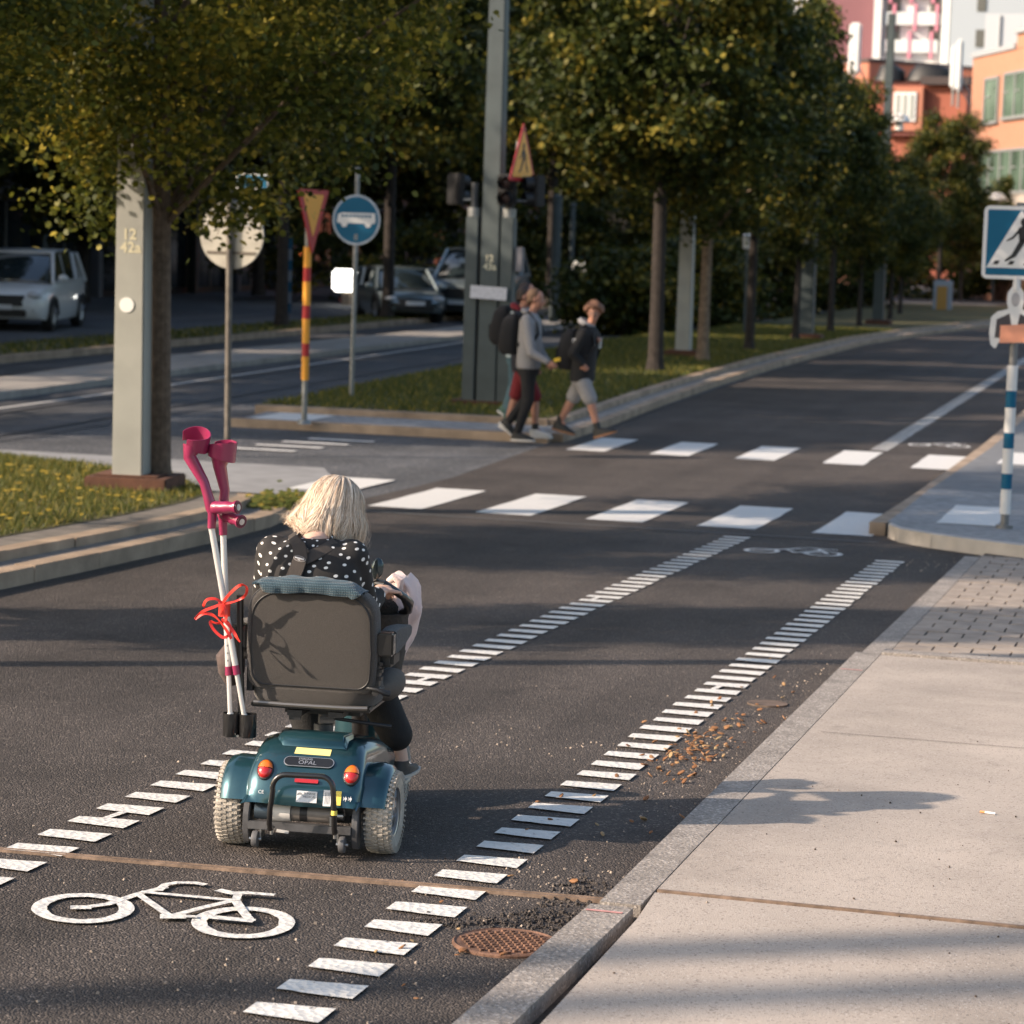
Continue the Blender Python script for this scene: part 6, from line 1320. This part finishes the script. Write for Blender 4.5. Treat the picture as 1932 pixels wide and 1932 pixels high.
for t in (.1, .3, .45, .52, .68, .83, 1.0): MB().ell(P0.lerp(P1, t)+Vector((0, 0, -.12+.12*math.sin(t*9))), (.05,)*3, None, 8, 5).build('bulb', OB, fl)
s_ = thing('sunlit_box_sign', 'white box sign on a tan post left of the bus sign, sunlight imitated by glow', 'sign', tuple(pt(650, 606, 74)))
k = 1/63.; MB().box((0, 0, 80*k), (52*k, .25, 44*k)).build('sunlit_glow_box', mat('sunlit_glow_box', (1, .97, .9), .4, emit=3.2), s_, bevel=.08); MB().box((.05, 0, 27*k), (16*k, .2, 54*k)).build('post', mat('tan_post', (.45, .34, .24), .6), s_); MB().box((-.1, 0, 10*k), (30*k, .3, 14*k)).build('foot', mat('tan_post2', (.3, .2, .14), .6), s_)  # emission stands in for sunlight on the white box; no lamp inside
s_ = thing('utility_box', 'pale grey cabinet with dark red top behind the bus sign post', 'cabinet', tuple(pt(655, 609, 76))); MB().box((0, 0, .28), (.5, .4, .56)).build('cabinet', mat('cabinet_grey', (.3, .34, .36), .5), s_, bevel=.02); MB().box((.02, 0, .70), (.45, .4, .26)).build('red_top', mat('dark_red', (.12, .02, .02), .6), s_)
s_ = thing('banded_pole', 'thin blue and white banded pole in front of the dark shop', 'pole', tuple(pt(545, 612, 66)))
for k_ in range(8): MB().cyl((0, 0, .3*k_+.001), (0, 0, .3*k_+.3), .05).build('band', SBLUE if k_ % 2 else mat('band_grey', (.3, .32, .35), .5), s_)
# --- right hand side: orange building
ORG = mat('orange_brick', (.48, .23, .14), .85, var=.08, vs=.5); REDB = mat('red_render', (.34, .105, .065), .8, var=.08, vs=.4); SALM = mat('salmon_render', (.42, .17, .11), .8); MAUV = mat('mauve_panel', (.20, .085, .10), .7, var=.05, vs=.3); WHP = mat('white_panel', (.72, .73, .73), .5); GBL = mat('greyblue_panel', (.42, .47, .52), .6)
# brick courses
nt = ORG.node_tree; bk2 = _n(nt, 'ShaderNodeTexBrick'); bk2.inputs['Scale'].default_value = 4; bk2.inputs['Color1'].default_value = (.48, .235, .15, 1); bk2.inputs['Color2'].default_value = (.43, .20, .125, 1); bk2.inputs['Mortar'].default_value = (.40, .21, .14, 1); bk2.inputs['Mortar Size'].default_value = .012
tc = [n for n in nt.nodes if n.type == 'TEX_COORD'][0]; sp = _n(nt, 'ShaderNodeSeparateXYZ'); cb = _n(nt, 'ShaderNodeCombineXYZ'); nt.links.new(tc.outputs['Object'], sp.inputs[0]); nt.links.new(sp.outputs[0], cb.inputs[0]); nt.links.new(sp.outputs[2], cb.inputs[1]); nt.links.new(cb.outputs[0], bk2.inputs['Vector']); nt.links.new(bk2.outputs[0], nt.nodes['Principled BSDF'].inputs['Base Color'])
WG = mat('green_glass', (.10, .15, .115), .12, spec=.8, var=.5, vs=.9); WFR = mat('window_frame', (.25, .26, .26), .5)
D0 = 118; q0 = pt(1812, 600, D0); ang = R(-21.6); ux = Vector((math.sin(R(21.6)), -math.cos(R(21.6)), 0))   # along the wall toward the camera
ob = thing('orange_building', 'orange brick building with two rows of green windows at the right edge', 'building', (q0.x, q0.y, g(60)-.5)); ob.rotation_euler = (0, 0, math.atan2(ux.y, ux.x))
# local x runs along the wall toward the camera, wall face at y=0 with its outside toward -y
hz = lambda py, Y=D0: pt(1812, py, Y).z-(g(60)-.5)
H1 = hz(110); MB().box((10, 6, H1/2), (20, 12, H1)).build('wall', ORG, ob)
MB().box((3.2, 6, H1+.12), (6.5, 12.2, .22)).box((13.2, 6, H1+.75), (13.4, 12.3, .22)).build('roof_edge', mat('grey_coping', (.36, .37, .39), .6), ob); MB().box((13.2, 6, H1+.33), (13.4, 12, .62)).build('parapet', ORG, ob)
def px2s(px):      # distance along the wall seen at pixel px
    best = min((abs((lambda P: 966+4700*((P-Vector((0, 0, CH))).dot(rt))/((P-Vector((0, 0, CH))).dot(fw)))(Vector((q0.x, q0.y, 2))+ux*s_)-px), s_) for s_ in [k_*.1 for k_ in range(0, 260)]); return best[1]
def wz(px, py):
    s1 = px2s(px); P = Vector((q0.x, q0.y, 0))+ux*s1; d = (P-Vector((0, 0, 0))).dot(Vector((fw.x, fw.y, 0)).normalized())
    return pt(px, py, P.y).z-(g(60)-.5), s1
for (xa, xb, ya, yb, nm, cols) in ((1847, 1871, 150, 231, 1, 1), (1883, 1945, 140, 222, 2, 3), (1842, 1945, 288, 363, 3, 5), (1950, 2100, 130, 215, 4, 5)):
    z1, sa = wz(xa, ya); z0, _ = wz(xa, yb); _, sb = wz(xb, ya)
    fr = MB().box(((sa+sb)/2, -.02, (z0+z1)/2), (sb-sa, .10, z1-z0)).build('window', WG, ob)
    f_ = MB(); n_ = max(1, cols)
    for i in range(n_+1): f_.box((sa+(sb-sa)*i/n_, -.05, (z0+z1)/2), (.14, .12, z1-z0+.1))
    f_.box(((sa+sb)/2, -.06, z0-.06), (sb-sa+.3, .2, .14)).box(((sa+sb)/2, -.05, z1), (sb-sa, .12, .12)); f_.build('frame', WFR, fr)
    for i in range(n_): MB().box((sa+(sb-sa)*(i+.3)/n_, -.09, z0+(z1-z0)*.58), ((sb-sa)/n_*.35, .05, .06)).build('vent', WFR, fr)
MB().box((10, -.03, hz(392)-.1), (20, .14, 1.4)).build('concrete_band', mat('beige_band', (.42, .37, .32), .8), ob)
# --- red building with overhanging roof slabs
a_ = R(-42); Yr = 150; c0 = pt(1650, 300, Yr); rb_ = thing('red_building', 'red rendered building with a thick overhanging roof above the treetops', 'building', (c0.x, c0.y, g(60))); rb_.rotation_euler = (0, 0, a_)
zz = lambda py: pt(1650, py, Yr).z-g(60); S30 = 4700/(c0-Vector((0, 0, CH))).length
MB().box((-6+0, 7, zz(170)/2), (12, 14, zz(170))).box((6.2, 7, zz(178)/2), (12, 14, zz(178))).build('wall', REDB, rb_) if False else None
# built from its nearest corner: left face along -x, right face along +y (local)
MB().box((-8, 6, zz(172)/2), (15, 11, zz(172))).build('wall', REDB, rb_)
MB().box((-8, 6, (zz(118)+zz(165))/2), (16.6, 14, zz(118)-zz(165))).build('roof_slab', SALM, rb_, bevel=.05); MB().box((-8, 6, zz(117)+.05), (16.8, 14.2, .2)).build('roof_edge', mat('dark_edge', (.07, .05, .05), .7), rb_)
p = pt(1725, 300, Yr-4)
w2 = thing('red_annex', 'lower salmon coloured wing with white windows below the roof slab', 'building', (p.x, p.y, g(60))); w2.rotation_euler = (0, 0, R(-8)); k = 1/ (4700/((p-Vector((0, 0, CH))).length))
MB().box((0, 6, zz(168)/2), (185*k, 12, zz(168))).build('wall', REDB, w2); MB().box((-18*k, -.35, (zz(172)+zz(252))/2), (68*k, .7, zz(172)-zz(252))).build('bay', SALM, w2)
MB().box((55*k, -.1, zz(160)), (90*k, 1.0, .45)).build('canopy', mat('dark_edge2', (.05, .035, .035), .7), w2)
wn = MB().box((-16*k, -.75, (zz(182)+zz(235))/2), (42*k, .12, zz(182)-zz(235))).build('window', WHP, w2)
for i in range(3): MB().box((-16*k+(i-1)*13*k, -.82, (zz(184)+zz(233))/2), (8*k, .05, (zz(186)-zz(231)))).build('pane', mat('pane', (.35, .37, .36), .2), wn)
MB().box((20*k, -.2, zz(246)), (150*k, .5, .35)).box((20*k, -.3, zz(256)), (150*k, .5, .3)).build('cornice', mat('dark_red2', (.16, .05, .04), .8), w2)
# --- towers behind
Yt = 235
def tower(name, label, px0, px1, pyt, m, Y=Yt, dep=12, rz=0):
    a, b2 = pt(px0, 300, Y), pt(px1, 300, Y); zt = pt((px0+px1)/2, pyt, Y).z; o = thing(name, label, 'building', ((a.x+b2.x)/2, Y, g(60))); wd = b2.x-a.x
    MB().box((0, dep/2, (zt-g(60))/2), (wd, dep, zt-g(60))).build('wall', m, o); return o, wd, zt-g(60)
tower('mauve_tower', 'mauve panelled high-rise left of the white balconies', 1526, 1641, -260, MAUV, Yt)[0]
to, wd, ht = tower('white_tower', 'white high-rise with balconies and pink stripes', 1640, 1780, -260, WHP, Yt-3)
kk = (Yt)/4700*1.03; zr = lambda py: pt(1710, py, Yt-3).z-g(60)
for i in range(9):
    z0 = zr(88-52*i); f = MB().box((-.0*wd, -.35, z0), (wd*.70, .7, 1.15)).build('balcony', mat('balcony_white', (.62, .65, .66), .5) if i == 0 else bpy.data.materials['balcony_white'], to)
    for xx in (-.30, -.02, .27): MB().box((xx*wd+(.12 if i % 2 else 0)*wd*.5, -.42, z0+.1), (.26, .7, 2.4)).build('pink_panel', mat('pink_panel', (.62, .24, .32), .5) if (i == 0 and xx < -.2) else bpy.data.materials['pink_panel'], f)
    TW = mat('tower_window', (.13, .13, .12), .2) if i == 0 else bpy.data.materials['tower_window']; MB().box((-.26*wd, -.05, z0+1.25), (1.3, .2, 1.5)).build('window', TW, to); MB().box((.30*wd, -.05, z0+1.25), (1.0, .2, 1.5)).build('window', TW, to)
for s in (-1, 1): MB().box((s*wd*.455, -.5, ht/2), (wd*.10, 1, ht)).build('side_fin', WHP, to)
o, wd2, h2 = tower('greyblue_tower', 'grey-blue high-rise behind the orange building', 1781, 1960, -260, GBL, Yt-9); 
for i in range(5): MB().box((-.18*wd2+0, -.03, zr(16)-5.2*0-3.1*i+0*h2), (.8, .1, 1.5)).build('window', bpy.data.materials['tower_window'], o)
tower('pale_tower', 'narrow sunlit white building sliver above the treetops', 1486, 1521, -260, WHP, Yt+2)
o, w3, h3 = tower('rooftop_house', 'white penthouse on the roof of the orange building', 1846, 1960, 26, mat('penthouse', (.55, .58, .62), .5), 150, 6); MB().box((-.25*w3, -.05, h3-1.2), (.06, .1, 2.2)).build('panel_joint', WFR, o)
# roof equipment
for i, (px, y0, y1, Y) in enumerate(((1610, 43, 152, 148), (1807, 73, 182, 140), (1797, 84, 178, 141))):
    a = pt(px, y1, Y); h_ = pt(px, y0, Y).z-a.z; o = thing('antenna', ['wide white mobile antenna on the left of the red roof', 'slim white mobile antenna at the right end of the red roof', 'second slim antenna just left of the right one'][i], 'antenna', tuple(a), 0, 'mobile antennas on the roof')
    w_ = (.85 if i == 0 else .45)*22/26; MB().box((0, 0, h_/2+.15), (w_, .35, h_-.3)).build('panel', WHP, o, bevel=.12); MB().cyl((0, .3, -.6), (0, .3, h_*.9), .07).tube([(0, .3, h_*.4), (.9, .8, -.5)], .05, 6).build('mount', GALV, o)
for i, (px, w_) in enumerate(((1680, 1.8), (1757, 3.0))):
    a = pt(px, 124, 147); o = thing('roof_mound', ['small dark heap on the red roof behind the pole', 'long dark covered heap on the red roof'][i], 'roof equipment', tuple(a), 0, 'dark covers on the roof'); MB().loft([((0, 0, -.9), w_/2, .9), ((.1, 0, -.3), w_/2*.85, .8), ((-.1, 0, .05), w_/2*.5, .5)], 16).build('cover', TRM, o, smooth=True)
# orange facade parts glimpsed low between the far trunks, and a white gate post
o = thing('street_end_building', 'sunlit orange and white ground floor glimpsed between the far trunks', 'building', tuple(Vector((pt(1590, 600, 140).x, 140, g(60))))); MB().box((0, 3, .9), (4.4, 6, 1.8)).build('wall', ORG, o)
for i in range(4): MB().box((-1.5+1.0*i, -.04, .8), (.45, .1, .8)).build('window', WHP if i % 2 else DKG, o)
a = pt(1775, 632, 88); o = thing('kiosk', 'white and ochre kiosk panel at the far end of the road', 'kiosk', tuple(a)); MB().box((0, 0, .95), (.62, .5, 1.9)).build('panel', mat('kiosk_panel', (.28, .32, .36), .6), o, bevel=.03); MB().box((0, -.27, 1.2), (.35, .03, 1.0)).build('ochre_poster', mat('ochre', (.4, .22, .05), .6), o)

o = thing('background_building', 'low dark brown building closing the view beneath the trees', 'building', (-50, 152, g(60))); MB().box((0, 5, 4.0), (62, 10, 8)).build('wall', mat('brown_wall', (.012, .011, .010), .9, var=.3, vs=.3), o)
for i in range(16): MB().box((-28+3.7*i, -.05, 1.8), (1.6, .1, 1.6)).build('window', DKG, o)
